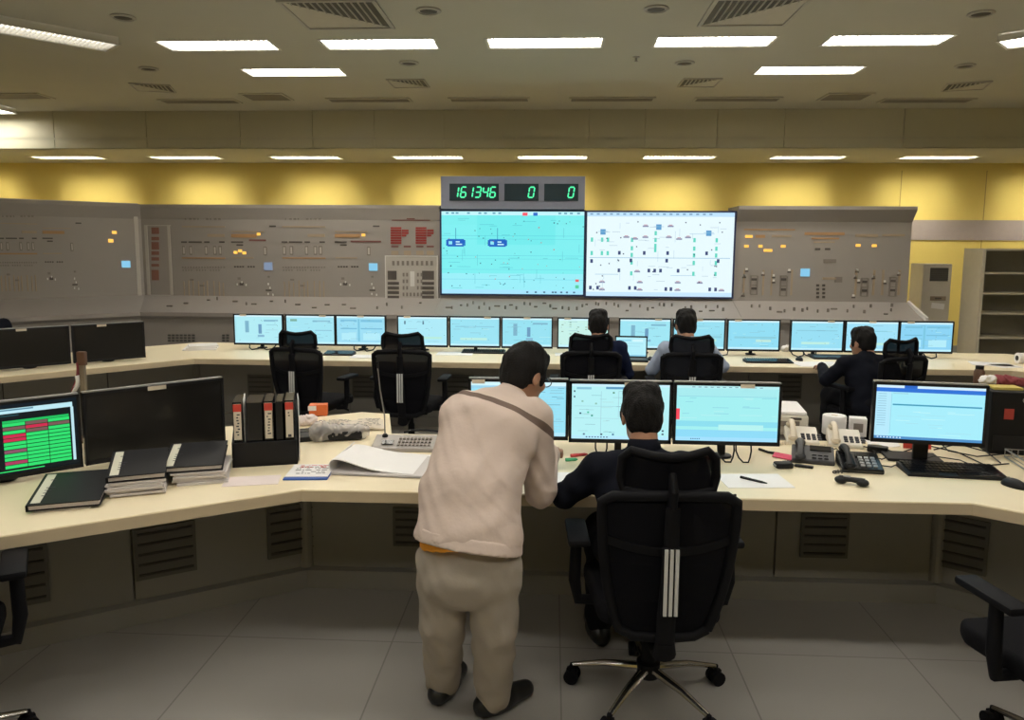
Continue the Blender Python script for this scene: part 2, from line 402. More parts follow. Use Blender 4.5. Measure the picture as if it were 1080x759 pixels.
def group_marks(B, T, second=False):
    """the instruments of one unit; T maps drawing coordinates to the picture of the panel"""
    def R(a, b, c, d): return T(a, b)+T(c, d)
    B.part('title_strip', M_mk_mid, *[R(175+14*i, 127, 175+14*i+(9 if i % 3 else 5), 133) for i in range(9) if i != 4])
    for a, b, c, d, mm in ((165, 153, 310, 158, M_mk_tan), (250, 180, 308, 190, M_mk_tan), (330, 180, 415, 192, M_mk_or), (165, 258, 310, 263, M_mk_or), (332, 258, 405, 262, M_mk_tan), (330, 170, 440, 174, M_mk_tan)):
        B.part('legend_strip', mm, R(a, b, c, d))
    for a, b, y in ((163, 182, 207), (188, 232, 207), (240, 258, 207), (290, 308, 207), (330, 370, 207), (348, 370, 217), (458, 480, 154)):
        B.part('nameplate', M_mk_dark, R(a, y-2.5, b, y+2.5))
    for a in (166, 190, 241, 270, 288, 438):
        y = 220 if a != 438 else 222
        B.part('gauge', M_mk_mid, R(a, y, a+12, y+30)); B.part('gauge_scale', M_panel_lt, R(a+3, y+4, a+9, y+26), t=.011)
    B.part('switch_row', M_mk_mid, *[R(166+9.2*i, 289, 171+9.2*i, 294) for i in range(16)], *[R(168+9.2*i, 299, 172+9.2*i, 304) for i in range(14) if i not in (4, 9)])
    B.part('switch_row', M_mk_dark, *[R(340+9*i, 287, 346+9*i, 292) for i in range(8) if i != 4])
    for a in (172, 188, 203, 221, 238, 250, 272, 290, 304): B.part('mimic_line', M_mk_tan, R(a, 335+random.random()*8, a+1.5, 392))
    for q in ((192, 330, 205, 336), (225, 350, 240, 356), (352, 325, 362, 333), (452, 320, 460, 326)): B.part('breaker', M_mk_mid, R(*q))
    for a, y in ((348, 345), (378, 347), (364, 338), (452, 344), (458, 357), (452, 377), (468, 380)):
        B.part('white_knob', M_mk_wh, R(a, y, a+4, y+7))
    B.part('knob_ring', M_mk_dark, R(358, 343, 372, 352), R(446, 366, 466, 371))
def wing_T(x, y): return (((x-160)*.80)+5, 194+(y-80)*.323)
# left wing
n = None
pl = empty('mimic_board', WC+WD*2.2, 0, 'dim grey mimic panel wing at far left, behind the dark switched-off screens', 'control panel', 'grey mimic boards')
mb = MB(); n = panel_profile(mb, WC+WD*4.4, WC, None, MIT); mb.v = [tuple(Vector(v)-pl.location) for v in mb.v]
mb.build('panel_body', M_panel, pl)
B = Board(pl, WC, -WD, n)
group_marks(B, lambda x, y: (-1+(x-163)*.297*.92, 228+(y-130)*.302))
B.part('amber_lamp', M_lampon, (118, 243.5, 123, 246.5)); B.part('amber_lamp', M_lampon, (114, 252, 119.5, 255.5))
B.part('status_screen', M_lcd, (128, 275, 137.5, 282))
B.part('corner_trim', M_panel_lt, (144.6, 218, 146.2, 330)); B.part('pale_top_strip', M_panel_lt, (0, 213.3, 145, 214.5))
# left main panel
pm = empty('mimic_board', (-3.6, PY, 0), 0, 'long grey mimic panel left of the bright wall screens, with red annunciator blocks', 'control panel', 'grey mimic boards')
mb = MB(); n0 = panel_profile(mb, (-5.72, PY, 0), (-1.54, PY, 0), MIT, None); mb.v = [tuple(Vector(v)-pm.location) for v in mb.v]
mb.build('panel_body', M_panel, pm)
B = Board(pm, (-3.6, PY, 0), (1, 0, 0), (0, -1, 0))
Z5 = lambda x, y: (140+x/3.176, 190+y/3.176)
group_marks(B, Z5)
group_marks(B, lambda x, y: Z5(x+336 if x < 320 else x+347, y))
for x, y in ((422, 180), (345, 241), (360, 236), (374, 243), (773, 183)):
    B.part('amber_lamp', M_lampon, Z5(x-6, y-4)+Z5(x+6, y+5))
B.part('status_screen', M_lcd2, Z5(441, 275)+Z5(468, 301), t=.02); B.part('status_screen', M_lcd, Z5(792, 278)+Z5(820, 303), t=.02)
B.part('legend_strip', M_mk_rdk, Z5(390, 198)+Z5(447, 204)); B.part('legend_strip', M_mk_rdk, Z5(730, 202)+Z5(832, 208))
for x0 in (864, 948):
    for j in range(7):
        B.part('annunciator_window', M_mk_red, Z5(x0, 157+8.3*j)+Z5(x0+36, 163.5+8.3*j))
        if j in (1, 2, 3): B.part('annunciator_window', M_mk_red, Z5(x0+38, 157+8.3*j)+Z5(x0+(60 if j < 3 else 52), 163.5+8.3*j))
B.part('legend_strip', M_mk_rdk, Z5(868, 132)+Z5(996, 136)); B.part('legend_strip', M_mk_rdk, Z5(918, 127)+Z5(945, 131))
for a in (866, 908, 950, 985):
    B.part('nameplate', M_mk_rdk, Z5(a, 219)+Z5(a+24, 225)); B.part('nameplate', M_mk_tan, Z5(a, 236)+Z5(a+24, 250))
# narrow annunciator column
B.part('column_frame', M_panel_lt, Z5(48, 150)+Z5(50.5, 385), Z5(124, 150)+Z5(127, 385), Z5(48, 150)+Z5(127, 153), Z5(48, 383)+Z5(127, 386))
for a, c in ((158, 180), (190, 201), (207, 232), (238, 250), (258, 269), (280, 289), (300, 335)):
    B.part('annunciator_window', mat('annunciator_faded_red', (.26, .12, .09), .6), Z5(63, a)+Z5(89, c))
# white keypad insert
B.part('keypad_plate', M_panel_lt, Z5(848, 255)+Z5(1022, 415), t=.016)
B.part('keypad_frame', M_mk_wh, Z5(848, 252)+Z5(1022, 256), Z5(846, 252)+Z5(850, 415), Z5(1019, 252)+Z5(1023, 415), Z5(846, 409)+Z5(1023, 415), t=.024)
for x0, x1 in ((855, 893), (970, 1010)):
    B.part('recorder', M_mk_dark, Z5(x0, 303)+Z5(x1-8 if x0 < 900 else x1, 333), t=.024)
    for j in range(4): B.part('switch_bank', M_mk_dark, Z5(x0, 340+15.5*j)+Z5(x1, 350+15.5*j), t=.024)
B.part('white_slider', M_mk_wh, Z5(930, 305)+Z5(945, 355), t=.024)
for i in range(6):
    for j in range(4):
        if not (i in (2, 3) and j < 3): B.part('key', M_mk_mid, Z5(905+12*i, 310+22*j)+Z5(911+12*i, 322+22*j), t=.024)
for i in range(9): B.part('key', M_mk_mid, Z5(870+16*i, 270)+Z5(878+16*i, 285), t=.024)
# base vents
for x0, x1 in ((118, 212), (300, 338)):
    VB = Board(pm, (-3.6, PY-.50, 0), (1, 0, 0), (0, -1, 0))
    VB.part('base_vent', M_vent, *[Z5(x0+13.4*i, 516+9*j)+Z5(x0+13.4*i+10, 522+9*j) for i in range(int((x1-x0)/13.4)) for j in range(3)])
# right main panel
pr_ = empty('mimic_board', (3.6, PY, 0), 0, 'grey mimic panel right of the bright wall screens, with amber lamps and flared top', 'control panel', 'grey mimic boards')
mb = MB(); panel_profile(mb, (2.43, PY, 0), (4.72, PY, 0), hood=.13); mb.v = [tuple(Vector(v)-pr_.location) for v in mb.v]
mb.build('panel_body', M_panel, pr_)
B = Board(pr_, (3.6, PY, 0), (1, 0, 0), (0, -1, 0))
Z7 = lambda x, y: (740+x/3.176, 190+y/3.176)
for a, b2, y in ((160, 220, 125), (248, 315, 125)): B.part('title_strip', M_mk_rdk, Z7(a, y-8)+Z7(b2, y+7))
for a, y0, c, y1, mm in ((142, 163, 312, 168, M_mk_or), (180, 183, 212, 193, M_mk_or), (235, 183, 300, 191, M_mk_tan), (345, 174, 478, 184, M_mk_or), (368, 192, 460, 198, M_mk_or), (375, 205, 445, 210, M_mk_tan), (515, 180, 590, 190, M_mk_tan), (605, 180, 680, 188, M_mk_tan), (405, 325, 450, 333, M_mk_tan)):
    B.part('legend_strip', mm, Z7(a, y0)+Z7(c, y1))
for x, y, w in ((158, 188, 24), (150, 221, 14), (197, 221, 13), (222, 235, 28), (273, 221, 15), (524, 218, 15), (578, 219, 15)):
    B.part('amber_lamp', M_lampon, Z7(x-w/2, y-4.5)+Z7(x+w/2, y+4.5))
for a in (380, 413): B.part('nameplate', M_mk_dark, Z7(a, 227)+Z7(a+17, 234))
B.part('status_screen', M_lcd, Z7(332, 296)+Z7(360, 322), t=.02)
B.part('recorder', M_mk_mid, Z7(408, 264)+Z7(450, 277)); B.part('recorder', M_mk_mid, Z7(446, 323)+Z7(470, 342))
def ladder(x, y0, y1, w=22):
    B.part('ladder_diagram', M_mk_mid, Z7(x, y0)+Z7(x+2, y1), Z7(x+w, y0)+Z7(x+w+2, y1), *[Z7(x, y0+(y1-y0)*q-1.5)+Z7(x+w+2, y0+(y1-y0)*q+1.5) for q in (0, .5, 1)])
    B.part('breaker', M_mk_dark, Z7(x+3, y0+8)+Z7(x+w-1, y0+16), Z7(x+3, y0+(y1-y0)*.62)+Z7(x+w-1, y0+(y1-y0)*.75))
for x, y0, y1 in ((163, 320, 382), (262, 320, 387), (533, 328, 388), (628, 325, 388)): ladder(x, y0, y1)
for x in (384, 404):
    for j in range(4): B.part('breaker', M_mk_dark, Z7(x, 348+13*j)+Z7(x+9, 356+13*j))
for x in (140, 205, 233, 300, 515, 575, 605, 660): B.part('mimic_line', M_mk_tan, Z7(x, 300)+Z7(x+2, 385))
for x, y in ((138, 380), (150, 297), (142, 318), (205, 310), (240, 318), (240, 335), (293, 300), (520, 300), (515, 320), (525, 335), (575, 322), (612, 338), (660, 310), (508, 385)):
    B.part('white_knob', M_mk_wh, Z7(x-3, y-3)+Z7(x+4, y+4)); B.part('knob_ring', M_mk_dark, Z7(x-6, y+5)+Z7(x+6, y+10))
MB().add([(1.10, -.06, 1.115), (1.13, -.06, 1.115), (1.13, -.60, .90), (1.10, -.60, .90), (1.10, -.06, 1.145), (1.13, -.06, 1.145), (1.13, -.60, .97), (1.10, -.60, .97)], [(0, 3, 2, 1), (4, 5, 6, 7), (0, 1, 5, 4), (1, 2, 6, 5), (2, 3, 7, 6), (3, 0, 4, 7)]).build('white_end_trim', M_mk_wh, pr_)
# centre cabinet carrying the wall screens
pc = empty('mimic_board', (.45, PY, 0), 0, 'centre panel bench directly under the two large bright wall screens', 'control panel', 'grey mimic boards')
mb = MB(); panel_profile(mb, (-1.535, PY, 0), (2.425, PY, 0), top=2.315, hood=0); mb.v = [tuple(Vector(v)-pc.location) for v in mb.v]
mb.build('panel_body', M_panel, pc)
# bench controls on the sloped desks of the panels
def bench_marks(root, xs, m_, name, r=.012):
    for x in xs:
        f = random.random(); Yp = PY-.10-.40*(.15+.6*f); z = 1.10-(PY-.06-Yp)/.50*.17
        mb = MB(); c = Vector((x, Yp, z+.008))-root.location
        q = random.random()
        if q < .4: mb.cyl(c-Vector((0, 0, .015)), c+Vector((0, 0, .03)), r, n=10)
        elif q < .75: mb.box(c, (.06*random.uniform(.5, 1.4), .02, .02), RX(.33))
        else: mb.box(c+Vector((0, 0, .02)), (.010, .03, .045), RZ(.7))
        mb.build(name, m_, root)
bench_marks(pc, [-1.4+.085*i+random.uniform(-.03, .03) for i in range(44)], M_mk_mid, 'bench_switch')
bench_marks(pr_, [2.6+.11*i+random.uniform(-.04, .04) for i in range(18)], M_mk_mid, 'bench_switch')
bench_marks(pm, [-5.2+.2*i+random.uniform(-.08, .08) for i in range(18)], M_mk_mid, 'bench_switch')

# ------------------------------------------------------------------ screens
def screen(name, w, h, bg, rects, parent, y, bow=0):
    """a flat glowing screen facing -y; rects are (u0, v0, u1, v1, colour) with v from the top"""
    mb = MB()
    def quad(u0, v0, u1, v1, d, mm):
        x0, x1, z0, z1 = (u0-.5)*w, (u1-.5)*w, (.5-v1)*h, (.5-v0)*h
        mb.add([(x0, y-d, z0), (x1, y-d, z0), (x1, y-d, z1), (x0, y-d, z1)], [(0, 1, 2, 3)], mm)
    mb.box((0, y+.002, 0), (w, .004, h), m=bg if not isinstance(bg, str) else emit(bg))
    for i, r in enumerate(rects): quad(*r[:4], .0006+.00002*i, emit(r[4]) if isinstance(r[4], str) else r[4])
    return mb.build(name, None, parent)
def wall_display(x0, x1, z0, z1, label, bg, rects):
    r = empty('wall_display', ((x0+x1)/2, PY-.02, (z0+z1)/2), 0, label, 'large screen', 'large wall screens')
    w, h = x1-x0, z1-z0; t = .022
    f = MB()
    for c, d in (((0, 0, h/2+t/2), (w+2*t, .05, t)), ((0, 0, -h/2-t/2), (w+2*t, .05, t)), ((w/2+t/2, 0, 0), (t, .05, h)), ((-w/2-t/2, 0, 0), (t, .05, h))): f.box(c, d)
    f.build('bezel', mat('screen_bezel', (.025, .04, .12), .4), r)
    screen('screen', w, h, bg, rects, r, -.012); return r
rd = random.Random(3)
L = [(0, 0, 1, .045, 'c4f6ff'), (0, .95, 1, 1, 'a9e6ff'), (0, .045, 1, .16, '7deff0'), (.25, .045, .8, .4, '74ecee'), (0, .75, 1, .95, '9bf0fa')]
L += [(.57, .012, .605, .05, 'ff5d6e'), (.645, .012, .675, .05, '2a6fd0')]
L += [(a, .012, a+.02, .03, '5ea7c0') for a in (.03, .07, .1, .18, .26, .3, .36, .4, .82, .86, .9, .95)]
L += [(0, y, 1, y+.004, c) for y, c in ((.29, '4fc9d8'), (.33, '5fd3de'), (.53, '55cddd'), (.57, '66d8e2'), (.70, '6cd4e6'), (.82, '62cfe4'))]
for cx in (.10, .395):
    L += [(cx-.068, .345, cx+.068, .415, '1c63c4'), (cx-.058, .335, cx+.058, .425, '1c63c4'), (cx-.05, .36, cx-.025, .40, '8fe8f4'), (cx, .36, cx+.028, .375, 'c8f6ff'), (cx, .39, cx+.045, .405, 'c8f6ff'), (cx-.002, .2, cx+.002, .335, '2e88b8')]
for i in range(70):
    u, v = rd.random(), rd.uniform(.1, .92); s = rd.uniform(.004, .009)
    L.append((u, v, u+s, v+s*1.6, rd.choice(['2b7f9c', '3d93a6', '205a78', '57a8a8', 'd0584f', '2f8f9f'])))
for i in range(26):
    u, v = rd.random()*.9, rd.uniform(.08, .93); L.append((u, v, u+rd.uniform(.03, .1), v+.004, '4cbccc'))
for i in range(14):
    u = rd.random(); v = rd.uniform(.1, .8); L.append((u, v, u+.002, v+rd.uniform(.05, .14), '4cbccc'))
L += [(.945, .815, .97, .845, 'e86a6a'), (.945, .885, .97, .925, '58cfa0')]
L += [(a, .965, a+.015, .985, '4a7896') for a in (.6, .66, .72, .78, .8, .84, .88, .93)]
wall_display(-1.515, .412, 1.185, 2.295, 'large glowing turquoise wall screen with two dark blue tank symbols', '80f0f2', L)
Rr = [(0, 0, 1, .05, 'c3e6ff'), (0, .95, 1, 1, 'c9e9ff')]
Rr += [(a, .012, a+.02, .03, '7fa8c8') for a in [.02+.045*i for i in range(19)]]
Rr += [(.02, .535, .98, .542, '9ac4e0'), (.06, .735, .22, .741, '9ac4e0'), (.58, .745, .75, .75, '9ac4e0'), (.7, .25, .87, .255, '9ac4e0')]
for u in (.035, .105, .145, .31, .47, .735, .885):
    for v in ((.3, .46) if u < .2 else (.22, .3, .37, .42) if u == .47 else (.3, .4, .48, .57, .7)):
        Rr.append((u-.008, v, u+.008, v+.05, '62d8c4'))
for u, v in ((.11, .23), (.49, .17), (.83, .24)): Rr += [(u-.018, v-.03, u+.018, v+.035, '5f9fd0'), (u-.035, v-.005, u+.035, v, '8fc4e0')]
for u, v in ((.035, .58), (.225, .48), (.305, .57), (.395, .48), (.555, .48), (.55, .57), (.82, .48), (.9, .57), (.225, .69), (.63, .69), (.43, .69), (.47, .69), (.51, .69), (.03, .9), (.08, .9), (.30, .9), (.34, .9), (.55, .91), (.585, .91), (.85, .91), (.89, .91)):
    Rr.append((u-.009, v-.022, u+.009, v+.022, '3c4a78'))
for u, v in ((.27, .29), (.33, .31), (.40, .29), (.56, .29), (.63, .31), (.69, .29), (.40, .16), (.57, .16), (.11, .83), (.11, .92), (.37, .83), (.37, .92), (.63, .83), (.63, .92), (.93, .92), (.78, .83), (.35, .7)):
    Rr += [(u-.02, v-.006, u+.02, v+.012, '8d93b0'), (u-.012, v-.016, u+.012, v-.008, 'c07f90')]
for i in range(26):
    u, v = rd.random()*.96+.02, rd.uniform(.08, .92); Rr.append((u, v, u+.008, v+.014, '33415f'))
for i in range(30):
    u, v = rd.random()*.9+.02, rd.uniform(.08, .92); Rr.append((u, v, u+rd.uniform(.02, .06), v+.004, '9fb8cc'))
for i in range(16):
    u, v = rd.random()*.9+.04, rd.uniform(.08, .8); Rr.append((u, v, u+.002, v+rd.uniform(.05, .15), 'a8c8da'))
wall_display(.452, 2.402, 1.17, 2.29, 'large pale white-blue wall screen with a network of small symbols', 'e9fbff', Rr)

# clock counter above the left screen
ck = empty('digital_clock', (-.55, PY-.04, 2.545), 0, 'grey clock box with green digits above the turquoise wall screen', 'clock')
MB().box((0, .1, -.005), (1.93, .30, .435)).build('housing', mat('clock_housing_glare', (.26, .28, .37), .5), ck, bevel=.006)  # grey housing, with the blue glare of the screens mixed into its colour
M_led = emit((.10, 1.0, .45), 1.25, 'green_digit')
SEG = {'0': 'abcdef', '1': 'bc', '3': 'abgcd', '4': 'fgbc', '6': 'afgedc'}
def digit(ch, x, z, h, parent):
    w = h*.50; t = h*.13; sl = .16; mb = MB()
    S = {'a': ((-w/2, h/2), (w/2, h/2)), 'b': ((w/2, h/2), (w/2, 0)), 'c': ((w/2, 0), (w/2, -h/2)), 'd': ((-w/2, -h/2), (w/2, -h/2)), 'e': ((-w/2, -h/2), (-w/2, 0)), 'f': ((-w/2, 0), (-w/2, h/2)), 'g': ((-w/2, 0), (w/2, 0))}
    for s in SEG[ch]:
        (xa, za), (xb, zb) = S[s]; xa += za*sl; xb += zb*sl; d = Vector((xb-xa, 0, zb-za)); L_ = d.length; d.normalize(); q = Vector((-d.z, 0, d.x))
        a = Vector((x+xa, -.071, z+za))+d*t*.15; b = Vector((x+xb, -.071, z+zb))-d*t*.15
        P = [a, a+d*t*.5+q*t*.5, b-d*t*.5+q*t*.5, b, b-d*t*.5-q*t*.5, a+d*t*.5-q*t*.5]
        mb.add([p for p in P]+[p+Vector((0, .004, 0)) for p in P], [(0, 1, 2, 3, 4, 5), (11, 10, 9, 8, 7, 6)]+[(i, i+6, (i+1) % 6+6, (i+1) % 6) for i in range(6)])
    return mb.build('digit', M_led, parent)
def lx(px): return aty(px, 201, PY-.11).x+.55
for x0, x1, chars in ((474, 526, (('1', 480.5), ('6', 488.8), ('1', 496), ('3', 504.2), ('4', 512), ('6', 519.8))), (532, 568, (('0', 560.5),)), (574, 610, (('0', 602.5),))):
    a, c = lx(x0), lx(x1)
    w_ = MB().box(((a+c)/2, -.056, 0), (c-a, .016, .225)).build('display_window', mat('clock_window', (.015, .03, .07) if len(chars) == 1 else (.012, .035, .05), .3), ck)
    for ch, px in chars: digit(ch, lx(px), 0, .135, w_)

# ------------------------------------------------------------------ right corner: air conditioner and bookcase
ac = empty('air_conditioner', (5.48, 11.5, 0), 0, 'tall cream floor-standing air conditioner at the end of the right panel', 'air conditioner')
MB().box((0, 0, .82), (.40, .40, 1.60)).build('cabinet', mat('ac_cream', (.60, .56, .50), .45), ac, bevel=.012)
MB().box((.02, -.203, 1.47), (.25, .012, .19)).build('outlet_recess', M_vent, ac)
for k in range(6): MB().box((.02, -.212, 1.40+.028*k), (.245, .012, .008), RX(.5)).build('outlet_blade', M_mk_dark, ac)
MB().box((.03, -.202, 1.13), (.22, .01, .06)).build('control_display', mat('ac_display', (.28, .22, .17), .4), ac, bevel=.004)
MB().box((.03, -.206, 1.13), (.09, .01, .022)).build('display_glass', M_mk_dark, ac)
MB().box((.035, -.202, 1.02), (.18, .006, .08), RY(.1)).build('paper_notice', M_white, ac)
g = MB()
for k in range(12): g.box((.0, -.203, .15+.04*k), (.32, .008, .012))
g.build('intake_slats', M_panel_lt, ac)
MB().box((0, 0, .03), (.42, .42, .06)).build('base', M_mk_mid, ac)
bc = empty('bookcase', (6.55, 10.84, 0), 0, 'pale empty bookcase with open shelves at the right edge, by the wall', 'bookcase')
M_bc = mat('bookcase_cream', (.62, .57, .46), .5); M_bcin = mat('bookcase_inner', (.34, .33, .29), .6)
W = 1.68
MB().box((-W/2+.012, 0, .92), (.024, .47, 1.84)).build('side_panel', M_bc, bc); MB().box((W/2-.012, 0, .92), (.024, .47, 1.84)).build('side_panel', M_bc, bc)
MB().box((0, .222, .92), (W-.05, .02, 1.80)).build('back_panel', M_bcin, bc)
MB().box((0, 0, 1.825), (W-.05, .46, .03)).build('top_panel', M_bc, bc); MB().box((0, 0, .05), (W-.05, .44, .10)).build('plinth', M_bc, bc)
for zz in (.36, .70, 1.03, 1.30, 1.57): MB().box((0, -.005, zz-.06), (W-.05, .43, .022)).build('shelf', M_bc, bc)
MB().box((-W/2+.034, -.225, .92), (.02, .02, 1.78)).build('front_stile', M_bc, bc)

# ------------------------------------------------------------------ control desks
DT = .055
def offset_poly(front, d):
    out = []
    for i, p in enumerate(front):
        p = Vector(p+(0,)); ns = []
        if i > 0: t = (p-Vector(front[i-1]+(0,))).normalized(); ns.append(Vector((-t.y, t.x, 0)))
        if i < len(front)-1: t = (Vector(front[i+1]+(0,))-p).normalized(); ns.append(Vector((-t.y, t.x, 0)))
        n = sum(ns, Vector()).normalized(); q = p+n*(d/max(.3, n.dot(ns[0]))); out.append((q.x, q.y))
    return out
def worktop(root, poly, front):
    o = MB().prism(poly, .75-DT, .75); b = o.build('worktop', M_desk, root, bevel=.004)
    e = MB()
    inner = offset_poly(front, .004); outer = offset_poly(front, -.003)
    for i in range(len(front)-1): e.prism([outer[i], outer[i+1], inner[i+1], inner[i]], .75-DT+.003, .75-.006)
    e.build('edge_band', M_desk_edge, root)
def front_panels(root, front, setback, splits):
    line = offset_poly(front, setback); k = 0
    for i in range(len(line)-1):
        a, b = Vector(line[i]+(0,)), Vector(line[i+1]+(0,)); d = (b-a); Ln = d.length; d.normalize(); n = Vector((d.y, -d.x, 0)); nn = splits[i]
        ang = atan2(d.y, d.x)
        for j in range(nn):
            c = a+d*(Ln*(j+.5)/nn); MB().box((c.x-n.x*.02, c.y-n.y*.02, .39), (Ln/nn-.008, .04, .60), RZ(ang)).build('front_panel', M_front, root, bevel=.003)
        c = a+d*Ln/2; MB().box((c.x-n.x*.055, c.y-n.y*.055, .39), (Ln-.02, .02, .60), RZ(ang)).build('backing_board', M_front, root); MB().box((c.x-n.x*.01+n.x*.03, c.y-n.y*.01+n.y*.03, .05), (Ln-.004, .08, .10), RZ(ang)).build('plinth', M_front, root)  # backing board is added behind the panels to stop light leaking through gaps
    for p in line[1:-1]: MB().prism([(p[0]+.035*cos(2*pi*q/12), p[1]+.035*sin(2*pi*q/12)) for q in range(12)], .0, .69).build('corner_post', M_front, root)
    return line
def vent_on(root, px, py0, py1, px1, p, d, n):
    """louvered vent at its place on a front panel"""
    a = atplane(px, (py0+py1)/2, p, n); b = atplane(px1, (py0+py1)/2, p, n); z0 = atplane((px+px1)/2, py1, p, n).z; z1 = atplane((px+px1)/2, py0, p, n).z
    c = (a+b)/2; w = (b-a).length; ang = atan2(d.y, d.x)
    z1 = min(z1, .675); v = MB().box((c.x+n.x*.006, c.y+n.y*.006, (z0+z1)/2), (w, .02, z1-z0), RZ(ang)).build('vent', M_vent, root)
    for k in range(5):
        z = z0+(z1-z0)*(k+.5)/5; MB().box((c.x+n.x*.016, c.y+n.y*.016, z), (w-.03, .008, .012), RZ(ang) @ RX(.5)).build('slat', mat('vent_slat', (.06, .056, .05), .6), v)
nf = [(-3.0, 1.92), (-1.087, 3.2), (1.776, 3.225), (3.0, 2.32)]
near = empty('control_desk', (0, 0, 0), 0, 'near cream control desk with angled wings and grey front panels', 'desk', 'angled control desks')
worktop(near, nf+[(3.72, 3.30), (2.36, 4.27), (-.905, 4.24), (-1.03, 4.764), (-1.22, 4.80), (-3.75, 3.10)], nf)
ln = front_panels(near, nf, .70, [3, 4, 3])
segs = [(Vector(ln[i]+(0,)), (Vector(ln[i+1]+(0,))-Vector(ln[i]+(0,))).normalized()) for i in range(3)]
segs = [(p, d, Vector((d.y, -d.x, 0))) for p, d in segs]
for (x0, y0, y1, x1, i) in ((18, 572, 636, 51, 0), (142, 553, 606, 206, 0), (282, 532, 584, 335, 0), (415, 535, 575, 470, 1), (844, 541, 587, 894, 1), (978, 544, 600, 1042, 2)):
    vent_on(near, x0, y0, y1, x1, *segs[i])
ff = [(-5.5, 4.72), (-3.387, 7.03), (4.1, 7.0), (6.2, 4.95)]
far = empty('control_desk', (0, 0, 0), 0, 'far cream control desk with its long row of lit monitors, before the panels', 'desk', 'angled control desks')
worktop(far, ff+[(7.0, 5.85), (4.69, 8.15), (-3.9, 8.25), (-6.45, 5.55)], ff)
ln2 = front_panels(far, ff, .62, [4, 10, 4])
s2 = [(Vector(ln2[i]+(0,)), (Vector(ln2[i+1]+(0,))-Vector(ln2[i]+(0,))).normalized()) for i in range(3)]
s2 = [(p, d, Vector((d.y, -d.x, 0))) for p, d in s2]
for (x0, x1) in ((262, 288), (372, 396), (470, 500), (820, 845)): vent_on(far, x0, 395, 420, x1, *s2[1])

# ------------------------------------------------------------------ monitors
def monitor(x, y, z0, yaw, w, h, label, group, bg, rects, base=True, off=False, tab=-.35, zdesk=.75, glow=None):
    """z0: bottom of the housing; the screen looks to -y in its own frame"""
    r = empty('monitor', (x, y, zdesk), yaw, label, 'monitor', group); zc = z0-zdesk+h/2
    MB().box((0, .012, zc), (w, .034, h)).build('housing', M_blackgloss, r, bevel=.004)
    MB().box((0, .045, zc), (w*.6, .05, h*.6)).build('rear_cover', M_black, r, bevel=.012)
    b = .013
    f = MB()
    for c, d in (((0, -.008, zc+h/2-b/2), (w, .008, b)), ((0, -.008, zc-h/2+b*.75), (w, .008, b*1.5)), ((w/2-b/2, -.008, zc), (b, .008, h)), ((-w/2+b/2, -.008, zc), (b, .008, h))): f.box(c, d)
    f.build('bezel', M_black, r)
    MB().box((0, .008, zc+h/2+.003), (w*.99, .03, .006)).build('pale_top_strip', M_alu, r)  # pale strip paints the overhead light caught along the housing's top edge
    if tab is not None: MB().box((tab*w, -.0135, zc+h/2-.012), (w*.13, .003, .02)).build('paper_tab', M_beige, r)
    s = screen('screen', w-2*b, h-2.5*b, bg, rects, r, -.007); s.location = (0, 0, zc+b*.25)
    if base:
        q = .07 if base == 2 else .034
        MB().box((0, .085, (z0-zdesk)/2+.06), (q, .022, z0-zdesk+.12)).build('stand_neck', M_black, r, bevel=.004)
        MB().lathe([(.05, 0), (.052, .003), (.048, .010), (.02, .014)], (0, .085, .001), 24).build('desk_clamp', M_black, r, smooth=True)
    return r
def lines(rng, n, cols, u=(.03, .95), v=(.1, .9), ln=(.05, .25), t=.008):
    out = []
    for i in range(n):
        a = rng.uniform(*u); c = rng.uniform(*v); out.append((a, c, min(.98, a+rng.uniform(*ln)), c+t, rng.choice(cols)))
    return out
def far_screen(k):
    g = random.Random(40+k); bg = ['b2ecf5', 'a6e6f4', '9fdff4', 'aeeaf8', '9ce4f4', '98e2f2', 'c8f2ea', 'a0e6f4', '98e0f2', '92def4', '98dff4', 'a2e2f8', '8cd4f4'][k]
    R = [(0, 0, 1, .06, 'd3f4ff'), (0, .93, 1, 1, 'c2f0ff')]
    if k in (2, 12): R += [(.08, .12, .42, .2, '7cc4e2'), (.5, .12, .95, .2, '7cc4e2'), (.08, .42, .42, .46, '74bede'), (.5, .42, .95, .46, '74bede'), (.44, .1, .48, .9, '7cc8e4'), (.55, .6, .9, .85, 'b4ecfa'), (.1, .6, .4, .85, 'b4ecfa')]
    elif k in (0, 5, 7): R += [(.22, .2, .30, .62, '7eb4cc'), (.5, .32, .57, .66, '6c9cc0'), (.62, .16, .92, .22, '80b8d0'), (.48, .7, .62, .78, '86b8d4')]
    elif k in (1,): R += [(.08, .12, .22, .2, '7eb0a0'), (.55, .16, .92, .22, '84bcd4'), (.6, .5, .95, .54, '92cce0')]
    elif k == 6: R += [(.06+.16*i, .12+.08*j, .10+.16*i, .15+.08*j, '8ab0a0') for i in range(5) for j in range(8) if g.random() < .5]
    elif k in (3,): R += [(.12, .14, .15, .26, '507088'), (.5, .14, .53, .26, '507088'), (.1, .7, .9, .78, 'b8ece0')]
    elif k in (8, 9): R += [(.12, .55, .95, .62, '8ccfe0'), (.55, .66, .85, .74, 'c4ece0')]
    else: R += [(.1, .3, .9, .34, '8ed0e4'), (.2, .72, .75, .8, 'c0efe4')]
    R += lines(g, 10, ['7fb9cc', '8fc8d8', 'bdf0f6'], t=.012)
    R += [(u, v, u+.012, v+.018, g.choice(['4a7c90', '7a90a0', '58a890'])) for u, v in [(g.random()*.95, g.uniform(.1, .9)) for _ in range(10)]]
    return bg, R
FX = [-3.03, -2.485, -1.96, -1.322, -.786, -.254, .313, .933, 1.47, 2.01, 2.631, 3.165, 3.69]
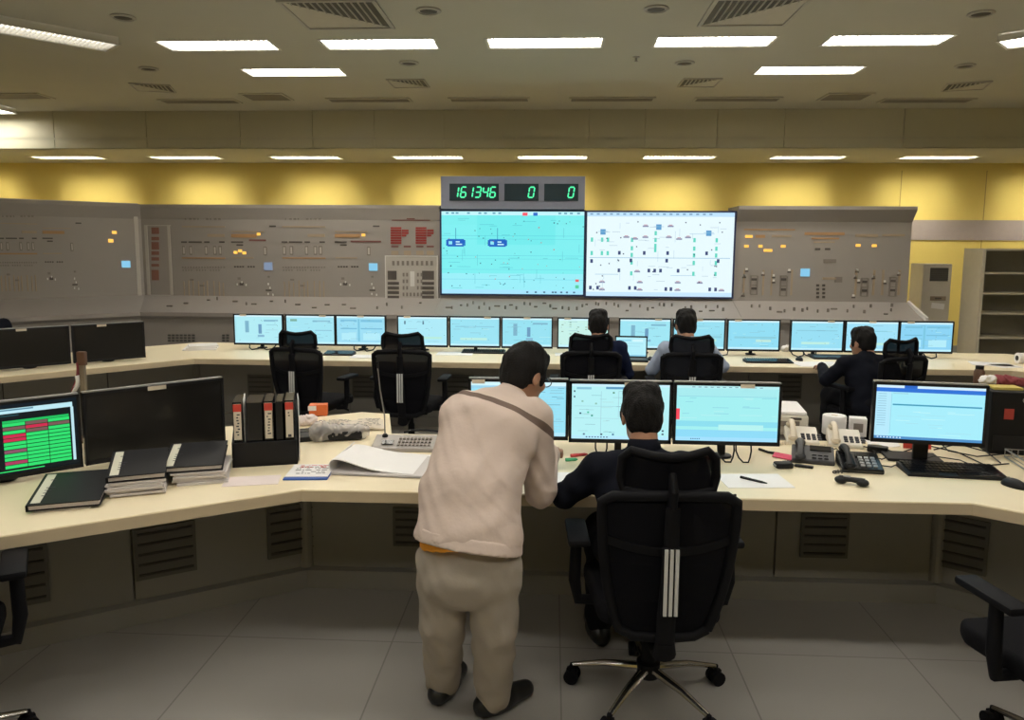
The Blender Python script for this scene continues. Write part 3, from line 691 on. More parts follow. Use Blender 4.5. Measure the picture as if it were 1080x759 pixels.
wh = ['leftmost lit monitor of the far row', 'second lit monitor of the far row, behind the first empty chair', 'third lit monitor of the far row, showing four blue panes', 'lit far monitor behind the headrest of the second empty chair', 'fifth lit monitor of the far row, plain turquoise page', 'sixth lit monitor of the far row, above the bending man', 'greenish-white far monitor behind the navy-jacketed operator head', 'far monitor just above the small open laptop', 'far monitor partly behind the head of the operator in pale blue', 'far monitor right of the operator in pale blue', 'far monitor left of the dark-haired operator at the right', 'far monitor partly behind the dark-haired operator at the right', 'rightmost lit monitor of the far row, showing blue panes']
for k, x in enumerate(FX):
    bg, R = far_screen(k)
    monitor(x, 7.75, .795, 0, .522, .32-.002*k/12, wh[k], 'lit monitors of the far row', bg, R, tab=[-.3, .25, 0][k % 3])
for k, s in enumerate((.31, .93, 1.55)):
    p = Vector((-3.80, 6.95))+Vector((-.7071, -.7071))*s
    monitor(p.x, p.y, .768, radians(45), .60, .335, ['dark switched-off monitor at the corner of the far left desk wing, rightmost of its row', 'dark switched-off monitor in the middle of the far left desk wing', 'dark switched-off monitor cut by the left edge, on the far desk wing'][k], 'switched-off monitors on the far left wing', M_off, [], off=True, tab=-.1)
# near row, centre
g = random.Random(9)
A = [(0, 0, 1, .07, 'd6f6ff'), (.0, .93, 1, 1, 'b4eaff'), (0, .07, 1, .12, '9cd8f0')]+[(.05, .15+.055*i, .95, .152+.055*i+.006, 'a4dcec') for i in range(14)]+lines(g, 22, ['6fb4cc', '8cc8dc'], t=.012)
monitor(-.165, 3.8, .842, radians(1), .502, .308, 'lit monitor partly hidden by the bending man, leftmost of the near row', 'lit monitors of the near desk', '9ae4f8', A, tab=-.4)
Bq = [(0, 0, 1, .045, 'cdf2ff'), (.05, .06, .2, .1, '8cc4da'), (.35, .05, .8, .09, '5f9cc4'), (0, .94, 1, 1, 'b9ecff'), (.69, .34, .79, .58, '8fc4ea'), (.69, .34, .79, .4, '4f86c4'), (.69, .44, .79, .46, '6aa0d4'), (.69, .5, .79, .52, '6aa0d4'), (.03, .4, .66, .405, '8fbfcc'), (.03, .62, .66, .625, '9cc8d4'), (.3, .13, .305, .9, '9fd0dc'), (.48, .13, .485, .6, '9fd0dc')]
Bq += [(.02, .12+.1*i, .035, .15+.1*i, '28485c') for i in range(2)]
Bq += [(u, v, u+.02, v+.03, c) for u, v, c in ((.08, .52, '1c4a6a'), (.16, .5, '48c0a0'), (.2, .56, '38a090'), (.42, .14, '5a9a80'), (.1, .3, '8ac0b0'), (.24, .34, '8ac0b0'), (.93, .88, '204060'), (.93, .82, '204060'), (.3, .9, '204060'), (.42, .9, '3a70a0'), (.12, .9, '4a6a90'))]
Bq += lines(g, 24, ['7ab4c0', '94c8d0', 'b0d8d8'], u=(.05, .6), ln=(.03, .12), t=.007)+[(.15+.03*i, .955, .165+.03*i, .975, '3a6484') for i in range(8)]
monitor(.345, 3.8, .834, 0, .510, .312, 'lit monitor with a process diagram, right in front of the seated man', 'lit monitors of the near desk', 'b8f2f6', Bq, tab=.1)
Cq = [(0, 0, 1, .05, 'bdf0f4'), (0, .05, 1, .19, 'a8ecf0'), (.02, .19, .98, .2, '8fd4e4'), (.0, .42, .035, .62, 'ff4a5c'), (0, .64, 1, .74, '8cdff0'), (.42, .70, .86, .80, 'b8f4f2'), (0, .80, 1, .93, '8edcf8'), (0, .93, 1, 1, 'a4e2ff')]
Cq += lines(g, 16, ['90d8e6', 'b8f2f4'], v=(.2, .6), t=.012)+[(.15+.02*i, .955, .16+.02*i, .975, '3a74a4') for i in range(5)]+[(.15+.06*i, .02, .18+.06*i, .035, '70a8b8') for i in range(12)]
monitor(.872, 3.8, .834, radians(-1), .524, .312, 'turquoise lit monitor with a small red mark, right of the seated man', 'lit monitors of the near desk', 'a4f0f2', Cq, tab=.18)
Dq = [(0, 0, 1, .05, 'd8f2ff'), (.26, 0, .38, .05, '2e68c8'), (0, .05, 1, .125, '2f74d8'), (0, .125, .14, .95, 'b8eafc'), (.145, .15, .15, .9, '9cd4ea'), (.16, .14, .3, .16, 'a0d8e8'), (.16, .345, .98, .372, '3f9cc0'), (0, .95, 1, 1, '4f8fc8')]
Dq += [(.02, .16+.045*i, .1, .17+.045*i, '8cc0d8') for i in range(14)]+lines(g, 14, ['a8e2f0', 'd0fbff'], u=(.18, .7), v=(.45, .9), t=.008)
Dq += [(.03+.03*i, .96, .045+.03*i, .985, 'cfe8f8') for i in range(8)]
monitor(1.838, 3.78, .862, radians(-9), .512, .300, 'lit monitor with a blue title bar standing at the right, on a square stand', 'lit monitors of the near desk', 'a8eefc', Dq, tab=None, base=2)
# near left wing
p = Vector((-1.72, 3.88)); d = Vector((-.7071, -.7071))
Gq = [(0, 0, 1, .04, '0b1a26'), (0, .06, .97, .13, 'bfeaf4'), (.05, .07, .7, .09, '5a90a8'), (.03, .15, .6, .17, '234a50'), (.0, .2, .45, .21, '1d5058'), (.10, .55, .42, .56, '2a3c40')]
rows = 12
for c in range(3):
    for r_ in range(rows):
        v = .27+.055*r_; col = '2ee070'
        if (c, r_) in ((0, 1), (1, 0), (2, 1), (1, 2)): col = '7a5a58'
        if (c, r_) in ((0, 3), (1, 1), (0, 4)): col = 'd02a50'
        if (c, r_) == (0, 7): col = '8a5468'
        if (c, r_) == (0, 10): col = 'b03a60'
        u = .49+.152*c; Gq.append((u, v, u+.148, v+.044, col)); Gq.append((u, v+.044, u+.148, v+.05, '0c5a2c'))
Gq += [(.49, .23, .94, .265, '1fc060'), (.955, .13, .975, .93, 'bfe6f0'), (.3, .95, .75, .965, '2ee070')]
Gq += [(u, v, u+.02, v+.02, c) for u, v, c in ((.3, .5, '5ac8b0'), (.38, .46, 'd8f0f0'), (.34, .58, 'd84a5a'), (.26, .62, '58b8a8'), (.42, .6, '8ac0c0'), (.2, .7, 'b05058'), (.32, .75, '58a898'), (.1, .66, '6ab0a8'), (.24, .83, 'b8d0d0'))]
q = p+d*(.34+.62+.03)
monitor(q.x+.02, q.y, .775, radians(45), .60, .345, 'monitor with a green and red table on a black page, at the left edge', 'monitors on the near left wing', '081218', Gq, tab=None)
q = p+d*.33
monitor(q.x, q.y, .775, radians(46), .665, .345, 'dark switched-off monitor behind the black binders, left of the binder box', 'monitors on the near left wing', M_off, [], off=True, tab=0)

# ------------------------------------------------------------------ chairs
def make_chair(label, group):
    """ergonomic chair, looks to +y, hub at the origin; the back is on the -y side"""
    r = empty('office_chair', (0, 0, 0), 0, label, 'chair', group)
    for k in range(5):
        a = radians(18+72*k); c, s = cos(a), sin(a)
        leg = MB().tube([(c*.03, s*.03, .125), (c*.18, s*.18, .11), (c*.31, s*.31, .078)], [.022, .017, .012], 10, flat=.75).build('base_leg', M_chrome, r, smooth=True)
        w = MB(); x, y = c*.315, s*.315; t = Vector((-s, c, 0)); o = Vector((x, y, .031))
        for sg in (-1, 1): w.cyl(o+t*sg*.010, o+t*sg*.030, .03, n=20)
        w.cyl(o+Vector((0, 0, .02)), o+Vector((0, 0, .05)), .010, n=10); w.box(o+Vector((0, 0, .014)), (.045, .018, .03), RZ(a))
        w.build('caster', M_chair, leg, smooth=True)
    MB().lathe([(.045, .09), (.048, .15), (.03, .155), (.028, .27), (.02, .275), (.02, .40)], n=20).build('gas_column', M_chair, r, smooth=True)
    MB().box((0, -.02, .405), (.26, .30, .05)).build('seat_mechanism', M_chair, r, bevel=.012)
    MB().tube([(.13, .02, .40), (.26, .02, .395), (.30, .02, .385)], .008, 8).build('lever', M_chair, r, smooth=True)
    MB().prism([(-.23, -.20), (-.20, -.24), (.20, -.24), (.23, -.20), (.255, .18), (.22, .25), (-.22, .25), (-.255, .18)], .415, .488).build('seat', M_fabric, r, bevel=.026, smooth=True, seg=4)
    MB().box((0, 0, .405), (.36, .36, .03)).build('seat_pan', M_chair, r, bevel=.01)
    # back: outline in (x, z), leaning a little
    def yb(z): return -.235-.12*max(0, (z-.5))*1.0-.03*sin((z-.35)*4)+.0
    def hw(z): t = (z-.43)/.49; return .160+.078*min(1, max(0, t))**.7+.012*sin(pi*min(1, max(0, t)))
    zs = [.43+.49*i/12 for i in range(13)]
    outl = [(hw(z), z) for z in zs]+[(.20, .945), (.10, .952), (0, .955), (-.10, .952), (-.20, .945)]+[(-hw(z), z) for z in zs[::-1]]+[(-.11, .405), (0, .40), (.11, .405)]
    path = [(x, yb(z)-.045*(1-(x/.27)**2), z) for x, z in outl]; path.append(path[0])
    MB().tube(path, .019, 10, cap=False).build('back_frame', M_chair, r, smooth=True)
    def bk(u, v):
        z = .405+.545*v; x = (u-.5)*2*(hw(z)-.004); return (x, yb(z)-.045*(1-(x/.27)**2)+.004, z)
    MB().sheet(bk, 16, 16, .006).build('back_mesh', M_mesh, r, smooth=True)
    MB().tube([(0, yb(z)-.075, z) for z in (.40, .50, .62, .75, .92)], [.035, .034, .032, .028, .026], 12, flat=.5, up=(0, 1, 0)).build('spine', M_chair, r, smooth=True)
    MB().tube([(0, -.05, .40), (0, -.22, .36), (0, -.30, .345), (0, -.315, .40)], [.05, .05, .045, .035], 12, flat=.6).build('back_bracket', M_chair, r, smooth=True)
    st = MB()
    for dx in (-.019, 0, .019): st.box((dx, yb(.65)-.108, .655), (.012, .008, .24))
    st.build('height_slider', mat('slider_silver', (.62, .62, .62), .4), r); MB().box((0, yb(.65)-.098, .655), (.062, .016, .25)).build('slider_rail', M_chair, r, bevel=.003)
    def lum(u, v):
        x = (u-.5)*.40; z = .53+.15*v; return (x, yb(z)-.045*(1-(x/.27)**2)+.03-.02*abs(u-.5), z)
    MB().sheet(lum, 10, 6, .02).build('lumbar_pad', M_chair, r, smooth=True)
    def cross(u, v):
        x = (u-.5)*.48; z = .775+.03*v-.045*(1-(x/.24)**2); return (x, yb(z)-.045*(1-(x/.27)**2)-.004, z)
    MB().sheet(cross, 14, 2, .016).build('back_crossbar', M_chair, r, smooth=True)
    # headrest
    MB().tube([(0, yb(.93)-.05, .90), (0, yb(.96)-.075, .98), (0, yb(1.0)-.04, 1.03)], [.03, .028, .022], 10, flat=.6).build('headrest_stem', M_chair, r, smooth=True)
    ho = [(.170, 1.00), (.165, 1.07), (.135, 1.10), (.06, 1.085), (0, 1.08), (-.06, 1.085), (-.135, 1.10), (-.165, 1.07), (-.170, 1.00), (-.16, .955), (-.08, .945), (0, .945), (.08, .945), (.16, .955)]
    hp = [(x, -.32+.05*(abs(x)/.19)**2-.0, z) for x, z in ho]; hp.append(hp[0])
    MB().tube(hp, .016, 10, cap=False).build('headrest_frame', M_chair, r, smooth=True)
    def hm(u, v):
        x = (u-.5)*.335; z = .95+(.135+.012*(1-cos(abs(u-.5)*2*pi)))*v*(1-.3*(abs(u-.5)*2)**6); return (x, -.32+.05*(abs(x)/.19)**2+.004, z)
    MB().sheet(hm, 14, 8, .006).build('headrest_mesh', M_mesh, r, smooth=True)
    for sg in (-1, 1):
        a = MB().tube([(sg*.20, .0, .41), (sg*.29, -.02, .42), (sg*.305, -.02, .50), (sg*.30, -.01, .665)], [.022, .022, .024, .022], 10).build('armrest', M_chair, r, smooth=True)
        pad = MB(); pad.box((sg*.295, .02, .680), (.085, .26, .03)); pad.build('arm_pad', M_chair, a, bevel=.012, smooth=True)
    return r
chair = make_chair('empty black mesh chair at the far desk, leftmost, turned slightly away', 'black mesh office chairs')
def put(x, y, rz, label, src=chair): return copy_tree(src, (x, y, 0), rz, label)
c1 = aty(322, 352, 6.3); chair.location = (c1.x, 6.58, 0); chair.rotation_euler = (0, 0, radians(-14))
put(aty(427, 352, 6.3).x, 6.55, radians(-3), 'empty black mesh chair at the far desk with a silver slider, second from left')
put(.405, 2.95, radians(2.5), 'large black mesh chair in the foreground, holding the seated man in black')
put(aty(622, 380, 6.5).x, 6.62, 0, 'black chair at the far desk holding the navy-jacketed operator')
put(aty(726, 380, 6.5).x, 6.60, radians(-2), 'black chair at the far desk holding the operator in pale blue')
put(aty(925, 380, 6.4).x, 6.50, radians(24), 'black chair at the far desk right, beside the dark-haired operator')
put(1.75, 2.52, radians(10), 'black chair cut by the right edge, turned sideways on the floor')
put(-2.13, 2.33, radians(34), 'black chair cut by the left edge, its armrest at the desk')

# ------------------------------------------------------------------ people: smooth implicit bodies, meshed by surface nets
class SDF:
    def __init__(s): s.p = []
    def cap(s, a, b, ra, rb=None, k=.02): s.p.append(('c', np.array(a, float), np.array(b, float), ra, ra if rb is None else rb, k, 1)); return s
    def chain(s, pts, rs, k=.02):
        for i in range(len(pts)-1): s.cap(pts[i], pts[i+1], rs[i], rs[i+1], k)
        return s
    def ell(s, c, r, R=None, k=.02, sub=False): s.p.append(('e', np.array(c, float), np.array(r, float), np.eye(3) if R is None else np.array(R, float), 0, k, -1 if sub else 1)); return s
    def slab(s, a, b, ra, rb, x, k=.03):
        """elliptical tapered section: (half width along x, half depth) at each end"""
        s.p.append(('s', np.array(a, float), np.array(b, float), (ra, rb), np.array(x, float), k, 1)); return s
    def slabs(s, pts, rs, x, k=.03):
        for i in range(len(pts)-1): s.slab(pts[i], pts[i+1], rs[i], rs[i+1], x, k)
        return s
    def bounds(s):
        lo = np.full(3, 9e9); hi = -lo
        for q in s.p:
            if q[6] < 0: continue
            if q[0] == 'c': P = [(q[1], q[3]), (q[2], q[4])]
            elif q[0] == 'e': P = [(q[1], max(q[2]))]
            else: P = [(q[1], max(q[3][0])), (q[2], max(q[3][1]))]
            for c, r in P: lo = np.minimum(lo, c-r); hi = np.maximum(hi, c+r)
        return lo-.03, hi+.03
    def mesh(s, h, wrinkle=None, cut=None):
        lo, hi = s.bounds(); n = np.ceil((hi-lo)/h).astype(int)+2
        ax = [lo[i]+h*np.arange(n[i]) for i in range(3)]
        F = np.full(n, .2, np.float32)
        for q in s.p:
            if q[0] == 'c': c0 = np.minimum(q[1]-q[3], q[2]-q[4]); c1 = np.maximum(q[1]+q[3], q[2]+q[4])
            elif q[0] == 'e': c0 = q[1]-max(q[2]); c1 = q[1]+max(q[2])
            else: R = max(max(q[3][0]), max(q[3][1])); c0 = np.minimum(q[1], q[2])-R; c1 = np.maximum(q[1], q[2])+R
            mg = .05+q[5]
            i0 = np.clip(((c0-mg-lo)/h).astype(int), 0, n-1); i1 = np.clip(((c1+mg-lo)/h).astype(int)+2, 1, n)
            X, Y, Z = np.meshgrid(*[ax[i][i0[i]:i1[i]] for i in range(3)], indexing='ij')
            P = np.stack([X, Y, Z], -1)
            if q[0] == 'c':
                ab = q[2]-q[1]; t = np.clip(((P-q[1])@ab)/(ab@ab+1e-12), 0, 1)
                d = np.linalg.norm(P-q[1]-t[..., None]*ab, axis=-1)-(q[3]+(q[4]-q[3])*t)
            elif q[0] == 'e':
                L = (P-q[1])@q[3]; k0 = np.linalg.norm(L/q[2], axis=-1); k1 = np.linalg.norm(L/q[2]**2, axis=-1)+1e-9
                d = k0*(k0-1)/k1
            else:
                ab = q[2]-q[1]; Ln = np.linalg.norm(ab); zz = ab/Ln; x = q[4]-zz*(q[4]@zz); x /= np.linalg.norm(x); y = np.cross(zz, x)
                D = P-q[1]; tz = D@zz; t = np.clip(tz/Ln, 0, 1); rx = q[3][0][0]+(q[3][1][0]-q[3][0][0])*t; ry = q[3][0][1]+(q[3][1][1]-q[3][0][1])*t
                ov = tz-t*Ln; rz = np.minimum(rx, ry)*.8
                k0 = np.sqrt(((D@x)/rx)**2+((D@y)/ry)**2+(ov/rz)**2); k1 = np.sqrt(((D@x)/rx**2)**2+((D@y)/ry**2)**2+(ov/rz**2)**2)+1e-9
                d = k0*(k0-1)/k1
            sl = tuple(slice(i0[i], i1[i]) for i in range(3)); G = F[sl]; k = q[5]
            if q[6] > 0:
                hh = np.clip(.5+.5*(d-G)/k, 0, 1); F[sl] = d+(G-d)*(1-hh)-k*hh*(1-hh) if False else np.minimum(G, d)-np.maximum(k-np.abs(G-d), 0)**2/(4*k)
            else:
                F[sl] = np.maximum(G, -d)+np.maximum(k-np.abs(G+d), 0)**2/(4*k)
        X, Y, Z = np.meshgrid(*ax, indexing='ij')
        if wrinkle is not None: F = F+wrinkle(X, Y, Z)
        if cut is not None: F = np.maximum(F, cut(X, Y, Z))
        return surface_nets(F.astype(np.float32), lo, h)
def surface_nets(F, lo, h):
    n = np.array(F.shape); S = F < 0
    C = np.zeros(n-1, np.uint8)
    for a in (0, 1):
        for b2 in (0, 1):
            for c in (0, 1): C += S[a:n[0]-1+a, b2:n[1]-1+b2, c:n[2]-1+c]
    act = (C > 0) & (C < 8); I = np.argwhere(act); idx = np.full(n-1, -1, np.int64); idx[act] = np.arange(len(I))
    acc = np.zeros((len(I), 3)); cnt = np.zeros(len(I))
    corners = [(a, b2, c) for a in (0, 1) for b2 in (0, 1) for c in (0, 1)]
    for p in corners:
        for axn in range(3):
            if p[axn]: continue
            q = list(p); q[axn] = 1
            f0 = F[I[:, 0]+p[0], I[:, 1]+p[1], I[:, 2]+p[2]]; f1 = F[I[:, 0]+q[0], I[:, 1]+q[1], I[:, 2]+q[2]]
            mk = (f0 < 0) != (f1 < 0); t = np.where(mk, f0/np.where(mk, f0-f1, 1), 0)
            pt = np.tile(np.array(p, float), (len(I), 1)); pt[:, axn] = t
            acc[mk] += pt[mk]; cnt[mk] += 1
    V = lo+h*(I+acc/np.maximum(cnt, 1)[:, None])
    Q = []
    for axn in range(3):
        u, v = (axn+1) % 3, (axn+2) % 3
        sl0 = [slice(None)]*3; sl1 = [slice(None)]*3; sl0[axn] = slice(0, -1); sl1[axn] = slice(1, None)
        A = S[tuple(sl0)]; Bs = S[tuple(sl1)]; E_ = np.argwhere(A != Bs)
        E_ = E_[(E_[:, u] > 0) & (E_[:, v] > 0) & (E_[:, u] < n[u]-1) & (E_[:, v] < n[v]-1)]
        def g(du, dv):
            J = E_.copy(); J[:, u] += du; J[:, v] += dv; return idx[J[:, 0], J[:, 1], J[:, 2]]
        q = np.stack([g(-1, -1), g(0, -1), g(0, 0), g(-1, 0)], 1)
        flip = ~A[E_[:, 0], E_[:, 1], E_[:, 2]]; q[flip] = q[flip][:, ::-1]; Q.append(q)
    Q = np.concatenate(Q); Q = Q[(Q >= 0).all(1)]
    return V, Q
def relax(V, Q, it=2, w=.5):
    e = np.concatenate([Q[:, [0, 1]], Q[:, [1, 2]], Q[:, [2, 3]], Q[:, [3, 0]]]); e = np.concatenate([e, e[:, ::-1]])
    for _ in range(it):
        A = np.zeros_like(V); c = np.zeros(len(V)); np.add.at(A, e[:, 0], V[e[:, 1]]); np.add.at(c, e[:, 0], 1); V = V*(1-w)+w*A/np.maximum(c, 1)[:, None]
    return V
def mesh_obj(name, parts, m, parent=None, loc=(0, 0, 0)):
    vs = []; fs = []; o = 0
    for V, Q in parts: vs.append(V); fs.append(Q+o); o += len(V)
    V = np.concatenate(vs)-np.array(loc, float); Q = np.concatenate(fs)
    me = bpy.data.meshes.new(name); me.from_pydata(V.tolist(), [], Q.tolist()); me.materials.append(m)
    me.polygons.foreach_set('use_smooth', [True]*len(me.polygons)); me.update()
    ob = bpy.data.objects.new(name, me); COL.objects.link(ob)
    if parent: ob.parent = parent
    else: ob.location = loc
    return ob
def frame_of(f, up):
    f = np.array(f, float); f /= np.linalg.norm(f); r = np.cross(f, np.array(up, float)); r /= np.linalg.norm(r); return np.stack([r, f, np.cross(r, f)], 1)   # columns: right, forward, up
def head_mesh(h=.0048):
    s = SDF()
    s.ell((0, -.014, .035), (.076, .095, .086), k=.01).ell((0, .03, -.03), (.061, .066, .082), k=.03).ell((0, .042, -.078), (.047, .046, .036), k=.03).cap((0, .074, -.098), (0, .07, -.095), .017, k=.02)
    s.cap((0, .092, .008), (0, .108, -.022), .008, .013, k=.012).cap((-.011, .094, -.027), (.011, .094, -.027), .009, k=.01)
    s.ell((0, .083, .03), (.046, .012, .009), k=.015)
    for sg in (-1, 1):
        s.ell((sg*.031, .098, .010), (.017, .014, .010), k=.012, sub=True)
        s.ell((sg*.031, .080, .010), (.013, .012, .010), k=.003)
        s.ell((sg*.078, -.008, -.008), (.010, .020, .031), k=.008); s.ell((sg*.088, -.004, -.006), (.006, .010, .018), k=.005, sub=True)
        s.ell((sg*.04, .07, -.02), (.022, .022, .02), k=.02)
    s.ell((0, .090, -.056), (.022, .009, .006), k=.006).ell((0, .089, -.067), (.019, .009, .006), k=.005)
    s.cap((0, -.035, -.05), (0, -.045, -.15), .056, .060, k=.03)
    V, Q = s.mesh(h); return relax(V, Q, 1, .4), Q
def hair_mesh(h=.0055, length=0.0):
    s = SDF()
    s.ell((0, -.016, .040), (.085, .106, .094), k=.01).ell((0, -.052, -.025), (.071, .055, .060+length), k=.03).ell((0, .035, .095), (.06, .055, .035), k=.03)
    s.ell((.03, -.03, .11), (.04, .05, .03), k=.03).ell((-.035, .0, .11), (.035, .05, .028), k=.03)
    for sg in (-1, 1): s.ell((sg*.076, .03, .0), (.010, .014, .035), k=.01)
    s.ell((0, .115, -.035), (.082, .095, .098), k=.012, sub=True)
    for sg in (-1, 1): s.ell((sg*.088, .0, -.022), (.022, .030, .036), k=.006, sub=True)
    def wr(X, Y, Z): return (.0025*np.sin(150*X+40*np.sin(30*Y))*np.sin(60*Z+20*X)+.002*np.sin(95*Y+50*Z)).astype(np.float32)
    return s.mesh(h, wr)
def hand_mesh(side, curl=.5, h=.0032):
    """wrist at the origin, fingers along +y, back of the hand +z; side=+1 puts the thumb on -x (right hand)"""
    s = SDF(); t = -side
    s.cap((0, -.05, 0), (0, .005, 0), .027, .026, k=.02).ell((0, .045, .0), (.040, .050, .015), k=.015)
    for i, (x, L) in enumerate(((t*.030, .072), (t*.010, .082), (-t*.010, .076), (-t*.029, .060))):
        a = np.array((x, .082-.004*abs(i-1), 0)); p = [a]; ang = 0
        for f, c in ((.45, .35), (.32, .8), (.23, .6)):
            ang += c*curl; p.append(p[-1]+np.array((x*.12, cos(ang)*L*f, -sin(ang)*L*f)))
        s.chain(p, [.0095, .0088, .0080, .0070], k=.004)
    s.chain([(t*.026, .012, -.006), (t*.050, .042, -.016), (t*.056, .072, -.022), (t*.050, .092, -.026)], [.015, .012, .0098, .008], k=.008)
    return s.mesh(h)
HEAD, HANDM = head_mesh(), {}
HAIR = hair_mesh()
def placed(VQ, R, c, sc=1.0): return (VQ[0]*sc)@R.T+np.array(c, float), VQ[1]
def cloth(X, Y, Z, amp=.004, seed=0):
    return (amp*(np.sin(38*Z+9*np.sin(11*X+seed)+7*Y)*.5+np.sin(27*X-33*Z+5*np.sin(9*Y)+seed)*.5+.5*np.sin(61*Z+40*X+seed*2+6*np.sin(14*X)))).astype(np.float32)

def creases(X, Y, Z, a):
    u = Z*.85+X*.75+.05*np.sin(9*X+3*Y)+.03*np.sin(14*Z); v = Z*.95-X*.55+.05*np.sin(8*X-5*Z)
    m1 = np.clip(np.sin(8.5*X+9*Z+1.)*1.4, 0, 1); m2 = np.clip(np.sin(6.5*X-6*Z+2.6)*1.6, 0, 1)
    r1 = (1-np.abs(np.sin(30*u)))**3; r2 = (1-np.abs(np.sin(27*v)))**3
    return (-a*(r1*m1+.35*r2*m2)+a*.5*(np.sin(30*u)*m1)).astype(np.float32)
def person(J, label, top_mat, trouser_mat, group=None, folds=0, hemcut=None, sc=1.0, top_name='jacket', res=.011, wide=1.0, head_sc=1.0, hips_w=.15, glasses=False, detail=True, sleeve=.052, amp=.004, torso=None, trouser_r=(.095, .078, .062), leg_down=True, loc=(0, 0, 0), rz=0, curl=.5):
    """J: joint positions; body mesh is the root, clothes and hair are its children"""
    A = {k: np.array(v, float) for k, v in J.items()}
    X = A['shR']-A['shL']; X /= np.linalg.norm(X); XH = A['hipR']-A['hipL']; XH /= np.linalg.norm(XH)
    HR = frame_of(A['face'], A['hup']); hc = A['head']
    nb = hc+HR@np.array((0, -.045, -.13))*head_sc
    s = SDF()
    s.slabs([A['pelvis'], A['waist'], A['chest']], [(.13, .09), (.12, .085), (.14, .095)], X)
    s.cap(A['shL'], A['shR'], .05); s.cap(A['neck'], nb, .056, .054); s.cap(A['chest'], A['neck'], .09, .055)
    for q in 'LR':
        s.chain([A['sh'+q], A['el'+q], A['wr'+q]], [.047, .038, .026]); s.chain([A['hip'+q], A['kn'+q], A['an'+q]], [.075, .055, .038])
        s.cap(A['an'+q], A['to'+q], .035, .028)
    body = [s.mesh(.013)]
    body.append(placed(HEAD, HR, hc, head_sc))
    for q, sd in (('L', -1), ('R', 1)):
        key = (sd, curl)
        if key not in HANDM: HANDM[key] = hand_mesh(sd, curl)
        f = A['hd'+q]; body.append(placed(HANDM[key], frame_of(f, A.get('hn'+q, np.array((0, 0, 1.)))), A['wr'+q]))
    root = mesh_obj('person', body, M_skin, None, loc)
    tag(root, label, 'person', group)
    hr = mesh_obj('hair', [placed(HAIR, HR, hc, head_sc)], M_hair, root, loc)
    # upper garment
    g = SDF(); tr = torso or [(.185, .125), (.175, .118), (.19, .125)]
    g.slabs([A['hem'], A['waist'], A['chest']], [(a*wide, b2*wide) for a, b2 in tr], X, k=.05)
    up = A['neck']-A['chest']; up /= np.linalg.norm(up)
    g.slab(A['chest'], A['chest']*.35+A['neck']*.65, (.19*wide, .125*wide), (.13*wide, .085*wide), X, k=.06)
    g.cap(A['shL'], A['shR'], .075, .075, k=.05)
    g.cap(A['neck']-up*.05, A['neck']+(nb-A['neck'])*.25, .085, .070, k=.03)
    for q in 'LR':
        w = A['wr'+q]-A['el'+q]; w /= np.linalg.norm(w)
        g.chain([A['sh'+q], A['el'+q], A['wr'+q]-w*.005], [sleeve*1.30, sleeve*1.05, sleeve*.82], k=.012)
    cutf = None
    if hemcut is not None:
        hp, hn = hemcut; dn = A['hem']-A['waist']; dn /= np.linalg.norm(dn)
        g.slab(A['hem'], A['hem']+dn*.16, (tr[0][0]*wide, tr[0][1]*wide), (tr[0][0]*wide*.99, tr[0][1]*wide), X, k=.03)
        pl = lambda x, y, z: (x-hp[0])*hn[0]+(y-hp[1])*hn[1]+(z-hp[2])*hn[2]
        cutf = lambda x, y, z: pl(x, y, z)
        hb = SDF(); hb.p = [(('s',)+q[1:3]+(tuple((a_+.006, b_+.006) for a_, b_ in q[3]),)+q[4:]) for q in g.p if q[0] == 's' and (q[2]-A['hem'])@dn > -.12]
        mesh_obj('hem_band', [hb.mesh(.007, None, lambda x, y, z: np.maximum(pl(x, y, z)-.006, -.042-pl(x, y, z)))], top_mat, root, loc)
    tp = mesh_obj(top_name, [(lambda m_: (relax(m_[0], m_[1], 1, .4), m_[1]))(g.mesh(res, lambda x, y, z: cloth(x, y, z, amp)+(creases(x, y, z, folds) if folds else 0), cutf))], top_mat, root, loc)
    # collar
    cb = SDF(); ncx = A['neck']+(nb-A['neck'])*.05; nd = (nb-A['neck']); nd /= np.linalg.norm(nd)
    cb.slab(ncx, ncx+nd*.035, (.073, .070), (.068, .066), X, k=.01)
    mesh_obj('collar', [cb.mesh(.008)], top_mat, root, loc)
    if glasses:
        lb = SDF(); lb.slab(ncx+nd*.030, ncx+nd*.048, (.066, .064), (.064, .062), X, k=.005); mesh_obj('lanyard', [lb.mesh(.006)], mat('green_lanyard', (.34, .50, .26), .7), root, loc)
    # trousers
    t = SDF(); t.slab(A['pelvis']-(A['waist']-A['pelvis'])*.25, A['pelvis']*.5+A['waist']*.5, (hips_w*wide, .13*wide), (hips_w*wide*.95, .115*wide), XH, k=.05)
    for q in 'LR': t.chain([A['hip'+q], A['kn'+q], A['an'+q]], list(trouser_r), k=.018)
    mesh_obj('trousers', [(lambda m_: (relax(m_[0], m_[1], 1, .4), m_[1]))(t.mesh(res, lambda x, y, z: cloth(x, y, z, amp*1.1, 2.)+(creases(x, y, z*.8+.3, folds*.8) if folds else 0)))], trouser_mat, root, loc)
    for q in 'LR':
        a, b2 = A['an'+q], A['to'+q]; d = b2-a; d[2] = 0; d /= np.linalg.norm(d); z0 = min(a[2], b2[2]); c = SDF(); base = np.array((a[0], a[1], 0.))
        fl = A.get('floor', np.array(0.)); fz = float(fl)
        hl = base-d*.045+np.array((0, 0, fz+.045)); c.cap(hl, base+d*.05+np.array((0, 0, fz+.045)), .043, .045, k=.03).cap(base+d*.05+np.array((0, 0, fz+.045)), base+d*.165+np.array((0, 0, fz+.036)), .046, .036, k=.03).cap(base+np.array((0, 0, fz+.05)), base+np.array((0, 0, fz+.10)), .045, .048, k=.03)
        V, Q = c.mesh(.009); V[:, 2] = np.maximum(V[:, 2], fz+.003)
